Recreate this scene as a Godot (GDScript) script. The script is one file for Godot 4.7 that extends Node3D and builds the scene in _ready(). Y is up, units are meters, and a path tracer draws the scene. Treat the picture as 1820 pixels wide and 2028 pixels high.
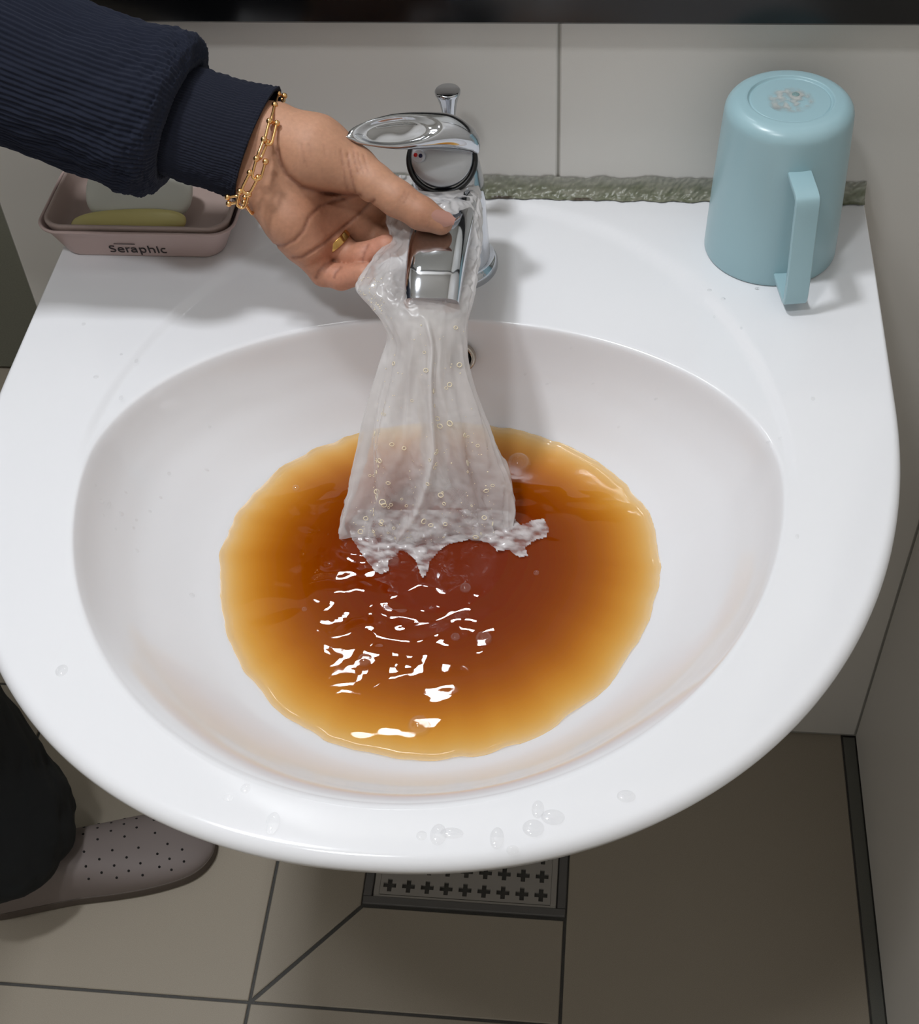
extends Node3D

const DECK := 0.6996            # height of the basin's flat top
const WATER := 0.6996 - 0.08    # height of the water in it

var noise := FastNoiseLite.new()
var fine := FastNoiseLite.new()
var names := {}


# ---------------------------------------------------------------- helpers
func numbered(called: String) -> String:
	if not names.has(called):
		names[called] = 0
		return called
	names[called] += 1
	return "%s_%03d" % [called, names[called]]


func tag(o: Node3D, label: String, category: String, group := "") -> Node3D:
	o.set_meta("label", label)
	o.set_meta("category", category)
	if group:
		o.set_meta("group", group)
	return o


func thing(called: String, at: Vector3, label: String, category: String, group := "") -> Node3D:
	var o := Node3D.new()
	o.name = numbered(called)
	add_child(o)
	o.position = at
	tag(o, label, category, group)
	return o


func part(called: String, mesh: Mesh, mat: Material, parent: Node3D, at := Vector3.ZERO) -> MeshInstance3D:
	var o := MeshInstance3D.new()
	o.name = called
	o.mesh = mesh
	o.material_override = mat
	o.position = at
	parent.add_child(o, true)
	return o


func solo(called: String, mesh: Mesh, mat: Material, label: String, category: String, group := "", at := Vector3.ZERO) -> MeshInstance3D:
	var o := part(numbered(called), mesh, mat, self, at)
	tag(o, label, category, group)
	return o


func structure(called: String, mesh: Mesh, mat: Material, at := Vector3.ZERO) -> MeshInstance3D:
	var o := part(called, mesh, mat, self, at)
	o.set_meta("kind", "structure")
	return o


func mat(c: Color, rough := 0.5, metal := 0.0) -> StandardMaterial3D:
	var m := StandardMaterial3D.new()
	m.albedo_color = c
	m.roughness = rough
	m.metallic = metal
	return m


func clear_mat(c: Color, alpha: float, rough := 0.02) -> StandardMaterial3D:
	var m := mat(Color(c.r, c.g, c.b, alpha), rough)
	m.transparency = BaseMaterial3D.TRANSPARENCY_ALPHA
	return m


func noise_tex(freq: float, lo: Color, hi: Color, seed_: int, size := 512, octaves := 4) -> NoiseTexture2D:
	var n := FastNoiseLite.new()
	n.noise_type = FastNoiseLite.TYPE_SIMPLEX_SMOOTH
	n.frequency = freq
	n.seed = seed_
	n.fractal_octaves = octaves
	var t := NoiseTexture2D.new()
	t.width = size
	t.height = size
	t.seamless = true
	t.noise = n
	var g := Gradient.new()
	g.set_color(0, lo)
	g.set_color(1, hi)
	t.color_ramp = g
	return t


func speckled(m: StandardMaterial3D, freq: float, lo: float, hi: float, scale: float, seed_: int, bump := 0.0) -> StandardMaterial3D:
	m.albedo_texture = noise_tex(freq, Color(lo, lo, lo), Color(hi, hi, hi), seed_)
	m.uv1_triplanar = true
	m.uv1_world_triplanar = true
	m.uv1_scale = Vector3.ONE * scale
	if bump > 0.0:
		m.heightmap_enabled = true
		m.heightmap_texture = m.albedo_texture
		m.heightmap_scale = bump
	return m


# one ArrayMesh from shared vertices, with smooth normals (front faces run clockwise)
func surface(v: PackedVector3Array, idx: PackedInt32Array, colors := PackedColorArray(), uv := PackedVector2Array()) -> ArrayMesh:
	var n := PackedVector3Array()
	n.resize(v.size())
	for k in range(0, idx.size(), 3):
		var a := v[idx[k]]
		var c := (v[idx[k + 2]] - a).cross(v[idx[k + 1]] - a)
		n[idx[k]] += c
		n[idx[k + 1]] += c
		n[idx[k + 2]] += c
	for k in n.size():
		n[k] = n[k].normalized() if n[k].length_squared() > 0.0 else Vector3.UP
	var arr := []
	arr.resize(Mesh.ARRAY_MAX)
	arr[Mesh.ARRAY_VERTEX] = v
	arr[Mesh.ARRAY_NORMAL] = n
	arr[Mesh.ARRAY_INDEX] = idx
	if colors.size():
		arr[Mesh.ARRAY_COLOR] = colors
	if uv.size():
		arr[Mesh.ARRAY_TEX_UV] = uv
	var m := ArrayMesh.new()
	m.add_surface_from_arrays(Mesh.PRIMITIVE_TRIANGLES, arr)
	return m


# rows of points joined into a skin; each row has the same number of points
func skin(rows: Array, closed := true, cap_start := false, cap_end := false, colors: Array = [], flip := false) -> ArrayMesh:
	var v := PackedVector3Array()
	var cols := PackedColorArray()
	var idx := PackedInt32Array()
	var w: int = rows[0].size()
	for k in rows.size():
		v.append_array(rows[k])
		if colors.size():
			cols.append_array(colors[k])
	var around := w if closed else w - 1
	for k in rows.size() - 1:
		for j in around:
			var a := k * w + j
			var b := k * w + (j + 1) % w
			var c := a + w
			var d := b + w
			if flip:
				idx.append_array([a, c, b, b, c, d])
			else:
				idx.append_array([a, b, c, b, d, c])
	for e in 2:
		if (e == 0 and cap_start) or (e == 1 and cap_end):
			var row: PackedVector3Array = rows[0] if e == 0 else rows[-1]
			var mid := Vector3.ZERO
			for p in row:
				mid += p
			var at := v.size()
			v.append_array(row)
			v.append(mid / w)
			if colors.size():
				var cr: PackedColorArray = colors[0] if e == 0 else colors[-1]
				cols.append_array(cr)
				cols.append(cr[0])
			for j in w:
				if (e == 0) != flip:
					idx.append_array([at + (j + 1) % w, at + j, at + w])
				else:
					idx.append_array([at + j, at + (j + 1) % w, at + w])
	return surface(v, idx, cols)


func ring(c: Vector3, x: Vector3, y: Vector3, n: int, start := 0.0) -> PackedVector3Array:
	var r := PackedVector3Array()
	for j in n:
		var a := start + TAU * j / n
		r.append(c + x * cos(a) + y * sin(a))
	return r


# profile of (radius, height) spun about y
func lathe(profile: Array, n := 64, cap_a := true, cap_b := true) -> ArrayMesh:
	var rows := []
	for p in profile:
		rows.append(ring(Vector3(0, p[1], 0), Vector3(p[0], 0, 0), Vector3(0, 0, p[0]), n))
	return skin(rows, true, cap_a, cap_b)


func smooth_path(pts: Array, steps: int) -> Array:
	var out := []
	var n := pts.size()
	for k in n - 1:
		var a = pts[maxi(k - 1, 0)]
		var b = pts[k]
		var c = pts[k + 1]
		var d = pts[mini(k + 2, n - 1)]
		for s in steps:
			var t := float(s) / steps
			out.append(0.5 * ((2.0 * b) + (c - a) * t + (2.0 * a - 5.0 * b + 4.0 * c - d) * t * t + (3.0 * b - a - 3.0 * c + d) * t * t * t))
	out.append(pts[-1])
	return out


func tube(path: Array, radius: float, n := 12, closed := false) -> ArrayMesh:
	var rows := []
	var up := Vector3(0.31, 0.87, 0.38)
	var m := path.size()
	for k in m:
		var t: Vector3 = (path[(k + 1) % m] - path[(k - 1 + m) % m]) if closed else (path[mini(k + 1, m - 1)] - path[maxi(k - 1, 0)])
		t = t.normalized()
		up = (up - t * up.dot(t)).normalized()
		rows.append(ring(path[k], up * radius, t.cross(up) * radius, n))
	if closed:
		rows.append(rows[0])
	return skin(rows, true, not closed, not closed, [], true)


func joined(meshes: Array) -> ArrayMesh:
	var st := SurfaceTool.new()
	st.begin(Mesh.PRIMITIVE_TRIANGLES)
	for e in meshes:
		st.append_from(e[0], 0, e[1])
	return st.commit()


# box with chamfered edges, centre at the origin
func box(size: Vector3, bevel := 0.001) -> ArrayMesh:
	var st := SurfaceTool.new()
	st.begin(Mesh.PRIMITIVE_TRIANGLES)
	st.set_smooth_group(-1)
	var h := size / 2.0
	var b := bevel
	for axis in 3:
		for s in [-1.0, 1.0]:
			var n := Vector3.ZERO
			n[axis] = s
			var u := Vector3.ZERO
			u[(axis + 1) % 3] = 1.0
			var w := Vector3.ZERO
			w[(axis + 2) % 3] = 1.0
			var c := n * h[axis]
			var a := u * (h[(axis + 1) % 3] - b)
			var d := w * (h[(axis + 2) % 3] - b)
			face(st, [c - a - d, c + a - d, c + a + d, c - a + d], n)
	for axis in 3:
		var i := (axis + 1) % 3
		var j := (axis + 2) % 3
		for s in [-1.0, 1.0]:
			for t in [-1.0, 1.0]:
				var p := Vector3.ZERO
				p[i] = s * h[i]
				p[j] = t * (h[j] - b)
				var q := Vector3.ZERO
				q[i] = s * (h[i] - b)
				q[j] = t * h[j]
				var l := Vector3.ZERO
				l[axis] = h[axis] - b
				var n := Vector3.ZERO
				n[i] = s
				n[j] = t
				face(st, [p - l, p + l, q + l, q - l], n)
	for sx in [-1.0, 1.0]:
		for sy in [-1.0, 1.0]:
			for sz in [-1.0, 1.0]:
				var s := Vector3(sx, sy, sz)
				face(st, [s * Vector3(h.x, h.y - b, h.z - b), s * Vector3(h.x - b, h.y, h.z - b), s * Vector3(h.x - b, h.y - b, h.z)], s)
	st.generate_normals()
	return st.commit()


func face(st: SurfaceTool, p: Array, n: Vector3) -> void:
	if (p[2] - p[0]).cross(p[1] - p[0]).dot(n) < 0.0:
		p.reverse()
	for k in range(1, p.size() - 1):
		st.add_vertex(p[0])
		st.add_vertex(p[k])
		st.add_vertex(p[k + 1])


# a flat slab with chamfered upper edge over any convex outline in (x, z), outline top at height top
func slab(outline: PackedVector2Array, top: float, thick: float, bevel: float) -> ArrayMesh:
	var st := SurfaceTool.new()
	st.begin(Mesh.PRIMITIVE_TRIANGLES)
	st.set_smooth_group(-1)
	var inner: PackedVector2Array = Geometry2D.offset_polygon(outline, -bevel, Geometry2D.JOIN_MITER)[0]
	var tri := Geometry2D.triangulate_polygon(inner)
	for k in range(0, tri.size(), 3):
		var q := []
		for e in 3:
			q.append(Vector3(inner[tri[k + e]].x, top, inner[tri[k + e]].y))
		face(st, q, Vector3.UP)
	var mid := Vector2.ZERO
	for p in outline:
		mid += p / outline.size()
	for k in outline.size():
		var a := outline[k]
		var b := outline[(k + 1) % outline.size()]
		var e := (b - a).orthogonal()
		if e.dot((a + b) / 2.0 - mid) < 0.0:
			e = -e
		var ia := nearest(inner, a)
		var ib := nearest(inner, b)
		face(st, [Vector3(ia.x, top, ia.y), Vector3(ib.x, top, ib.y), Vector3(b.x, top - bevel, b.y), Vector3(a.x, top - bevel, a.y)], Vector3(e.x, e.length(), e.y))
		face(st, [Vector3(a.x, top - bevel, a.y), Vector3(b.x, top - bevel, b.y), Vector3(b.x, top - thick, b.y), Vector3(a.x, top - thick, a.y)], Vector3(e.x, 0, e.y))
	st.generate_normals()
	return st.commit()


func nearest(poly: PackedVector2Array, p: Vector2) -> Vector2:
	var best := poly[0]
	for q in poly:
		if q.distance_squared_to(p) < best.distance_squared_to(p):
			best = q
	return best


func round_rect(c: Vector3, hx: float, hz: float, r: float, n := 8) -> PackedVector3Array:
	var out := PackedVector3Array()
	for k in 4:
		var a0 := PI / 2 * k
		var cc := Vector3(hx - r, 0, hz - r) * Vector3([1, -1, -1, 1][k], 0, [1, 1, -1, -1][k])
		for j in n + 1:
			var a := a0 + PI / 2 * j / n
			out.append(c + cc + Vector3(cos(a) * r, 0, sin(a) * r))
	return out


func lerp_table(t: Array, x: float) -> float:
	for k in t.size() - 1:
		if x <= t[k + 1][0]:
			return lerpf(t[k][1], t[k + 1][1], clampf((x - t[k][0]) / (t[k + 1][0] - t[k][0]), 0.0, 1.0))
	return t[-1][1]


# ---------------------------------------------------------------- implicit bodies
# bones: [from, to, radius, radius, group]; group 0 is blended widely, the others join it one by one
class Flesh:
	var a := PackedVector3Array()
	var ab := PackedVector3Array()
	var inv := PackedFloat32Array()
	var ra := PackedFloat32Array()
	var rb := PackedFloat32Array()
	var gr := PackedInt32Array()
	var k0 := 0.008
	var k1 := 0.005
	var groups := 1
	var creases: Array = []
	var crease_dir := Vector3.UP
	var lo := Vector3.INF
	var hi := -Vector3.INF

	func bone(p: Vector3, q: Vector3, r: float, s: float, g: int) -> void:
		a.append(p)
		ab.append(q - p)
		inv.append(1.0 / maxf((q - p).length_squared(), 1e-12))
		ra.append(r)
		rb.append(s)
		gr.append(g)
		groups = maxi(groups, g + 1)
		var m := maxf(r, s) + 0.006
		lo = lo.min(p.min(q) - Vector3.ONE * m)
		hi = hi.max(p.max(q) + Vector3.ONE * m)

	func value(p: Vector3) -> float:
		var best := PackedFloat32Array()
		best.resize(groups)
		best.fill(1e3)
		for k in a.size():
			var d := p - a[k]
			var t := clampf(d.dot(ab[k]) * inv[k], 0.0, 1.0)
			var v := (d - ab[k] * t).length() - lerpf(ra[k], rb[k], t)
			var g := gr[k]
			var kk := k0 if g == 0 else 0.003
			var o := best[g]
			var h := maxf(kk - absf(o - v), 0.0) / kk
			best[g] = minf(o, v) - h * h * kk * 0.25
		var out := best[0]
		for g in range(1, groups):
			var v := best[g]
			var h := maxf(k1 - absf(best[0] - v), 0.0) / k1
			v = minf(best[0], v) - h * h * k1 * 0.25
			var k2 := 0.0012
			h = maxf(k2 - absf(out - v), 0.0) / k2
			out = minf(out, v) - h * h * k2 * 0.25
		return out

	func crease(p: Vector3) -> float:
		var out := 0.0
		for c in creases:
			var pts: Array = c[0]
			for k in pts.size() - 1:
				var u: Vector3 = pts[k + 1] - pts[k]
				var d: Vector3 = p - pts[k]
				u -= crease_dir * u.dot(crease_dir)
				var depth := d.dot(crease_dir)
				if absf(depth) > 0.03:
					continue
				d -= crease_dir * depth
				var t := clampf(d.dot(u) / u.length_squared(), 0.0, 1.0)
				var s: float = (d - u * t).length_squared() / (c[1] * c[1])
				if s < 6.0:
					out = maxf(out, c[2] * exp(-s))
		return out

	func mesh_arrays(cell: float) -> Array:
		var nx := int((hi.x - lo.x) / cell) + 2
		var ny := int((hi.y - lo.y) / cell) + 2
		var nz := int((hi.z - lo.z) / cell) + 2
		var f := PackedFloat32Array()
		f.resize(nx * ny * nz)
		f.fill(1.0)
		var live := PackedInt32Array()
		var bs := 5
		for bx in range(0, nx, bs):
			for by in range(0, ny, bs):
				for bz in range(0, nz, bs):
					var mid := lo + Vector3(bx + bs * 0.5, by + bs * 0.5, bz + bs * 0.5) * cell
					var d := value(mid)
					var near := absf(d) < cell * bs * 1.1 + 0.004
					for x in range(bx, mini(bx + bs, nx)):
						for y in range(by, mini(by + bs, ny)):
							for z in range(bz, mini(bz + bs, nz)):
								var at := (x * ny + y) * nz + z
								if near:
									var p := lo + Vector3(x, y, z) * cell
									var e := value(p)
									if creases.size() and absf(e) < 0.004:
										e += crease(p)
									f[at] = e
									live.append(at)
								else:
									f[at] = d
		var own := {}
		var v := PackedVector3Array()
		var step := [0, nz * ny, nz, nz * ny + nz, 1, nz * ny + 1, nz + 1, nz * ny + nz + 1]
		for at in live:
			var z := at % nz
			var y := (at / nz) % ny
			var x := at / (nz * ny)
			if x >= nx - 1 or y >= ny - 1 or z >= nz - 1:
				continue
			var inside := 0
			for s in 8:
				if f[at + step[s]] < 0.0:
					inside += 1
			if inside == 0 or inside == 8:
				continue
			var sum := Vector3.ZERO
			var n := 0
			for e in [[0, 1], [2, 3], [4, 5], [6, 7], [0, 2], [1, 3], [4, 6], [5, 7], [0, 4], [1, 5], [2, 6], [3, 7]]:
				var fa := f[at + step[e[0]]]
				var fb := f[at + step[e[1]]]
				if (fa < 0.0) != (fb < 0.0):
					var t := fa / (fa - fb)
					var pa := Vector3(e[0] & 1, (e[0] >> 1) & 1, e[0] >> 2)
					var pb := Vector3(e[1] & 1, (e[1] >> 1) & 1, e[1] >> 2)
					sum += pa.lerp(pb, t)
					n += 1
			own[at] = v.size()
			v.append(lo + (Vector3(x, y, z) + sum / n) * cell)
		var idx := PackedInt32Array()
		var dx := nz * ny
		var dy := nz
		for at in own:
			for e in 3:
				var d1: int = [dx, dy, 1][e]
				var d2: int = [dy, 1, dx][e]
				var d3: int = [1, dx, dy][e]
				var s0 := f[at] < 0.0
				var s1 := f[at + d1] < 0.0
				if s0 == s1:
					continue
				if not (own.has(at - d2) and own.has(at - d3) and own.has(at - d2 - d3)):
					continue
				var q := [own[at], own[at - d2], own[at - d2 - d3], own[at - d3]]
				if s0:
					idx.append_array([q[0], q[2], q[1], q[0], q[3], q[2]])
				else:
					idx.append_array([q[0], q[1], q[2], q[0], q[2], q[3]])
		return [v, idx]


# ---------------------------------------------------------------- the scene
func _ready() -> void:
	noise.seed = 7
	noise.frequency = 1.0
	noise.fractal_octaves = 2
	fine.seed = 11
	fine.frequency = 1.0
	fine.fractal_octaves = 2
	light_and_camera()
	room()
	floor_tiles()
	basin()
	drain()
	liquid()
	faucet()
	mug()
	soap_dish()
	person()
	bracelet()
	plastic_bag()
	droplets()


func light_and_camera() -> void:
	var cam := Camera3D.new()
	cam.name = "camera"
	add_child(cam)
	cam.transform = Transform3D(Basis(Vector3(0.994241, -0.048240, -0.095699), Vector3(-0.039429, 0.665678, -0.745197), Vector3(0.099653, 0.744678, 0.659942)), Vector3(0.09141, 1.29946, 0.84753))
	cam.fov = 40.7566
	cam.near = 0.02
	cam.current = true
	var env := Environment.new()
	env.background_mode = Environment.BG_COLOR
	env.background_color = Color.BLACK
	env.tonemap_mode = Environment.TONE_MAPPER_LINEAR
	env.tonemap_exposure = 1.0
	env.sdfgi_enabled = true
	env.ssao_enabled = true
	env.ssil_enabled = true
	var we := WorldEnvironment.new()
	we.name = "environment"
	we.environment = env
	add_child(we)
	# two square ceiling panels: one up and to the left of the basin, one further into the room
	panel(Vector3(-0.52, 2.36, 0.25), 1.32, "square white ceiling light panel near the wall, left above the washbasin")
	panel(Vector3(-0.33, 2.36, 0.95), 0.68, "square white ceiling light panel further from the wall, over the room's middle")


func panel(at: Vector3, energy: float, label: String) -> void:
	var t := thing("ceiling_light", at, label, "light")
	part("housing", box(Vector3(0.20, 0.022, 0.20), 0.003), mat(Color(0.9, 0.9, 0.9), 0.4), t, Vector3(0, -0.011, 0))
	var glow := mat(Color(1, 1, 1), 0.5)
	glow.emission_enabled = true
	glow.emission = Color(1.0, 0.99, 0.98)
	glow.emission_energy_multiplier = 8.0
	part("diffuser", box(Vector3(0.17, 0.004, 0.17), 0.001), glow, t, Vector3(0, -0.0235, 0))
	var lamp := AreaLight3D.new()
	lamp.name = "lamp"
	lamp.area_size = Vector2(0.16, 0.16)
	lamp.light_color = Color(0.965, 0.98, 1.0)
	lamp.light_energy = energy
	lamp.shadow_enabled = true
	lamp.set("area_range", 6.0)
	lamp.set("area_attenuation", 2.0)
	lamp.position = at + Vector3(0, -0.030, 0)
	lamp.rotation = Vector3(-PI / 2, 0, 0)
	add_child(lamp, true)


func room() -> void:
	var grout := mat(Color(0.60, 0.59, 0.56), 0.9)
	var tile := speckled(mat(Color(0.86, 0.845, 0.82), 0.45), 0.3, 0.955, 1.0, 16.0, 3)
	var dark_tile := speckled(mat(Color(0.47, 0.47, 0.42), 0.5), 0.12, 0.92, 1.0, 5.0, 4)
	var paint := mat(Color(0.92, 0.91, 0.89), 0.9)
	# the wall behind the basin and its tiles
	var back := structure("wall_back", box(Vector3(0.86, 2.4, 0.10), 0.001), grout, Vector3(0.051, 1.2, -0.0510))
	for row in 3:
		var y0: float = [0.004, 0.843, 1.6455][row]
		var y1: float = [0.8405, 1.643, 2.36][row]
		for col in 3:
			var x0: float = [-0.378, 0.0540, 0.38][col]
			var x1: float = [0.0526, 0.3785, 0.481][col]
			part("tile", box(Vector3(x1 - x0, y1 - y0, 0.008), 0.0012), tile, back, Vector3((x0 + x1) / 2, (y0 + y1) / 2, -0.004) - back.position)
	# right wall
	var right := structure("wall_right", box(Vector3(0.10, 2.4, 2.1), 0.001), grout, Vector3(0.4302, 1.2, 0.99))
	for row in 3:
		var y0: float = [0.004, 0.843, 1.6455][row]
		var y1: float = [0.8405, 1.643, 2.36][row]
		for col in 4:
			var z0 := 0.001 + col * 0.5
			part("tile", box(Vector3(0.008, y1 - y0, 0.4975), 0.0012), tile, right, Vector3(0.383, (y0 + y1) / 2, z0 + 0.249) - right.position)
	# the wall set further back, left of the corner
	var side := structure("wall_side", box(Vector3(0.10, 2.4, 0.47), 0.001), grout, Vector3(-0.328, 1.2, -0.342))
	var alcove := structure("wall_alcove", box(Vector3(1.2, 2.4, 0.1), 0.001), grout, Vector3(-0.93, 1.2, -0.6))
	for col in 2:
		for row in 4:
			var y0: float = [0.004, 0.6145, 1.2145, 1.8145][row]
			part("tile", box(Vector3(0.5475, 0.5975, 0.008), 0.0012), dark_tile, alcove, Vector3(-0.655 - col * 0.55, y0 + 0.299, -0.546) - alcove.position)
	structure("wall_left", box(Vector3(0.1, 2.4, 2.7), 0.001), paint, Vector3(-1.4, 1.2, 0.7))
	structure("wall_front", box(Vector3(2.0, 2.4, 0.1), 0.001), paint, Vector3(-0.45, 1.2, 2.05))
	structure("ceiling", box(Vector3(2.1, 0.1, 2.9), 0.001), paint, Vector3(-0.45, 2.41, 0.7))
	# mossy sealant along the wall
	var v := PackedVector3Array()
	var cols := []
	var rows := []
	for k in 601:
		var x := -0.299 + 0.571 * k / 600.0
		var row := PackedVector3Array()
		var col := PackedColorArray()
		for j in 21:
			var a := PI / 2 * j / 20.0
			var w := 0.0085 + 0.0018 * noise.get_noise_2d(x * 60.0, 3.0)
			var hgt := 0.0155 + 0.002 * noise.get_noise_2d(x * 45.0, 9.0)
			var b := fine.get_noise_3d(x * 260.0, sin(a) * hgt * 260.0, w * cos(a) * 260.0) * 0.0008
			row.append(Vector3(x, DECK + (1.0 - sin(a)) * hgt * 0.9 + 0.001 + b, (1.0 - cos(a)) * w + 0.001 + b))
			var g := clampf(0.5 + 0.9 * noise.get_noise_3d(x * 60.0, j * 0.14, 5.0), 0.0, 1.0)
			var c := Color(0.235, 0.235, 0.18).lerp(Color(0.135, 0.145, 0.09), g)
			c = c.lerp(Color(0.06, 0.045, 0.03), smoothstep(0.15, 0.5, noise.get_noise_2d(x * 25.0, 40.0)) * float(j >= 17))
			c = c.lerp(Color(0.40, 0.39, 0.35), clampf(1.0 - j / 8.0, 0.0, 1.0) * 0.6)
			col.append(c)
		rows.append(row)
		cols.append(col)
	var moss := mat(Color.WHITE, 0.35)
	moss.vertex_color_use_as_albedo = true
	var bead := structure("trim_1", skin(rows, false, false, false, cols), moss)
	bead.set_meta("label", "green mossy sealant strip between wall and washbasin")
	# mirror: only its black lower frame is in view
	var t := thing("mirror", Vector3(0.02, 0.8417, 0.0), "wall mirror with a glossy black frame above the washbasin", "mirror")
	var black := mat(Color(0.035, 0.036, 0.042), 0.18)
	part("frame", box(Vector3(0.70, 0.035, 0.017), 0.002), black, t, Vector3(0, 0.0175, 0.0095))
	part("frame", box(Vector3(0.70, 0.035, 0.017), 0.002), black, t, Vector3(0, 0.7825, 0.0095))
	for s in [-1.0, 1.0]:
		part("frame", box(Vector3(0.035, 0.73, 0.017), 0.002), black, t, Vector3(s * 0.3325, 0.4, 0.0095))
	part("glass", box(Vector3(0.635, 0.735, 0.006), 0.0005), mat(Color(0.93, 0.94, 0.94), 0.0, 1.0), t, Vector3(0, 0.4, 0.006))


func floor_tiles() -> void:
	var grout := speckled(mat(Color(0.36, 0.35, 0.33), 0.4), 0.2, 0.5, 1.0, 14.0, 8, 0.05)
	var base := structure("floor", box(Vector3(2.0, 0.06, 2.7), 0.001), grout, Vector3(-0.45, -0.0320, 0.7))
	part("grout_strip", box(Vector3(0.0125, 0.004, 2.0), 0.0005), speckled(mat(Color(0.47, 0.47, 0.44), 0.6), 0.25, 0.7, 1.0, 12.0, 9), base, Vector3(0.3728, -0.0026, 1.0) - base.position)
	var tones := []
	for k in 3:
		tones.append(speckled(mat(Color(0.675 + 0.012 * k, 0.632 + 0.011 * k, 0.568 + 0.009 * k), 0.42), 0.35, 0.8, 1.0, 9.0, 20 + k))
	var g := 0.0016
	var n := 0
	var zs := [-0.55, -0.01, 0.34, 0.68, 1.02, 1.36, 1.70, 2.0]
	var xs := [-1.35, -1.125, -0.825, -0.525, -0.225, 0.075, 0.366]
	for i in zs.size() - 1:
		for j in xs.size() - 1:
			var x0: float = xs[j] + g
			var x1: float = xs[j + 1] - g
			var z0: float = zs[i] + g
			var z1: float = zs[i + 1] - g
			if zs[i] < -0.1 and xs[j] > -0.3:
				continue
			n += 1
			if is_equal_approx(xs[j], -0.225) and i == 1:
				for o in [[[x0, z0], [-0.1315, 0.022], [-0.1315, 0.2315], [x0, z1 - 0.003]], [[x0 + 0.003, z1], [-0.1285, 0.2345], [x1, 0.2345], [x1, z1]], [[x0 + 0.002, z0], [x1, z0], [x1, 0.020], [-0.130, 0.020]]]:
					var poly := PackedVector2Array()
					for q in o:
						poly.append(Vector2(q[0], q[1]))
					part("tile", slab(poly, 0.0, 0.008, 0.0008), tones[n % 3], base, -base.position)
				continue
			part("tile", slab(PackedVector2Array([Vector2(x0, z0), Vector2(x1, z0), Vector2(x1, z1), Vector2(x0, z1)]), 0.0, 0.008, 0.0008), tones[n % 3], base, -base.position)


# ---------------------------------------------------------------- washbasin
const PRO := [[-0.16, 0.0], [-0.08, 0.0003], [-0.03, 0.0012], [0.0, 0.003], [0.025, 0.0065], [0.06, 0.0125], [0.12, 0.0215], [0.2, 0.031], [0.35, 0.045], [0.55, 0.058], [0.78, 0.0705], [1.0, 0.08]]
const SOFT := [[-0.16, 0.0], [-0.08, 0.0008], [0.0, 0.0028], [0.05, 0.0055], [0.12, 0.0105], [0.2, 0.018], [0.35, 0.034], [0.55, 0.0525], [0.78, 0.069], [1.0, 0.08]]
const INN := [[0.0, 0.121], [0.1, 0.1205], [0.3, 0.117], [0.5, 0.109], [0.7, 0.098], [0.85, 0.0885], [1.0, 0.08]]


func rim_at(a: float) -> Vector2:
	return Vector2(-0.012 + 0.21 * cos(a), 0.28 + (0.139 if sin(a) < 0.0 else 0.228) * sin(a))


func line_at(a: float) -> Vector2:
	return Vector2(-0.0095 + 0.1405 * cos(a), 0.28 + (0.117 if sin(a) < 0.0 else 0.156) * sin(a))


func outer_at(a: float) -> Vector2:
	# where the ray from the bowl's centre towards its rim point meets the outline
	var c := Vector2(-0.0095, 0.28)
	var d := (rim_at(a) - c).normalized()
	var best := 10.0
	if d.x < -1e-6:
		best = minf(best, (-0.3 - c.x) / d.x)
	if d.x > 1e-6:
		best = minf(best, (0.272 - c.x) / d.x)
	if d.y < -1e-6:
		best = minf(best, (0.0005 - c.y) / d.y)
	# front ellipse
	var lo := 0.0
	var hi := best
	for k in 40:
		var m := (lo + hi) / 2.0
		var p := c + d * m
		var q := p - Vector2(-0.014, 0.21)
		var inside := q.y < 0.0 or pow(absf(q.x) / 0.286, 2.15) + pow(q.y / 0.332, 2.15) < 1.0
		if inside:
			lo = m
		else:
			hi = m
	return c + d * lo


func sunk(p: Vector2) -> float:
	# the shallow oval step of the deck behind the bowl
	if p.y > 0.30:
		return 0.0
	var r := sqrt(pow((p.x + 0.012) / 0.217, 2.0) + pow((p.y - 0.28) / 0.268, 2.0))
	return 0.0028 * (1.0 - smoothstep(0.985, 1.018, r)) * smoothstep(0.30, 0.24, p.y)


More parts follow.
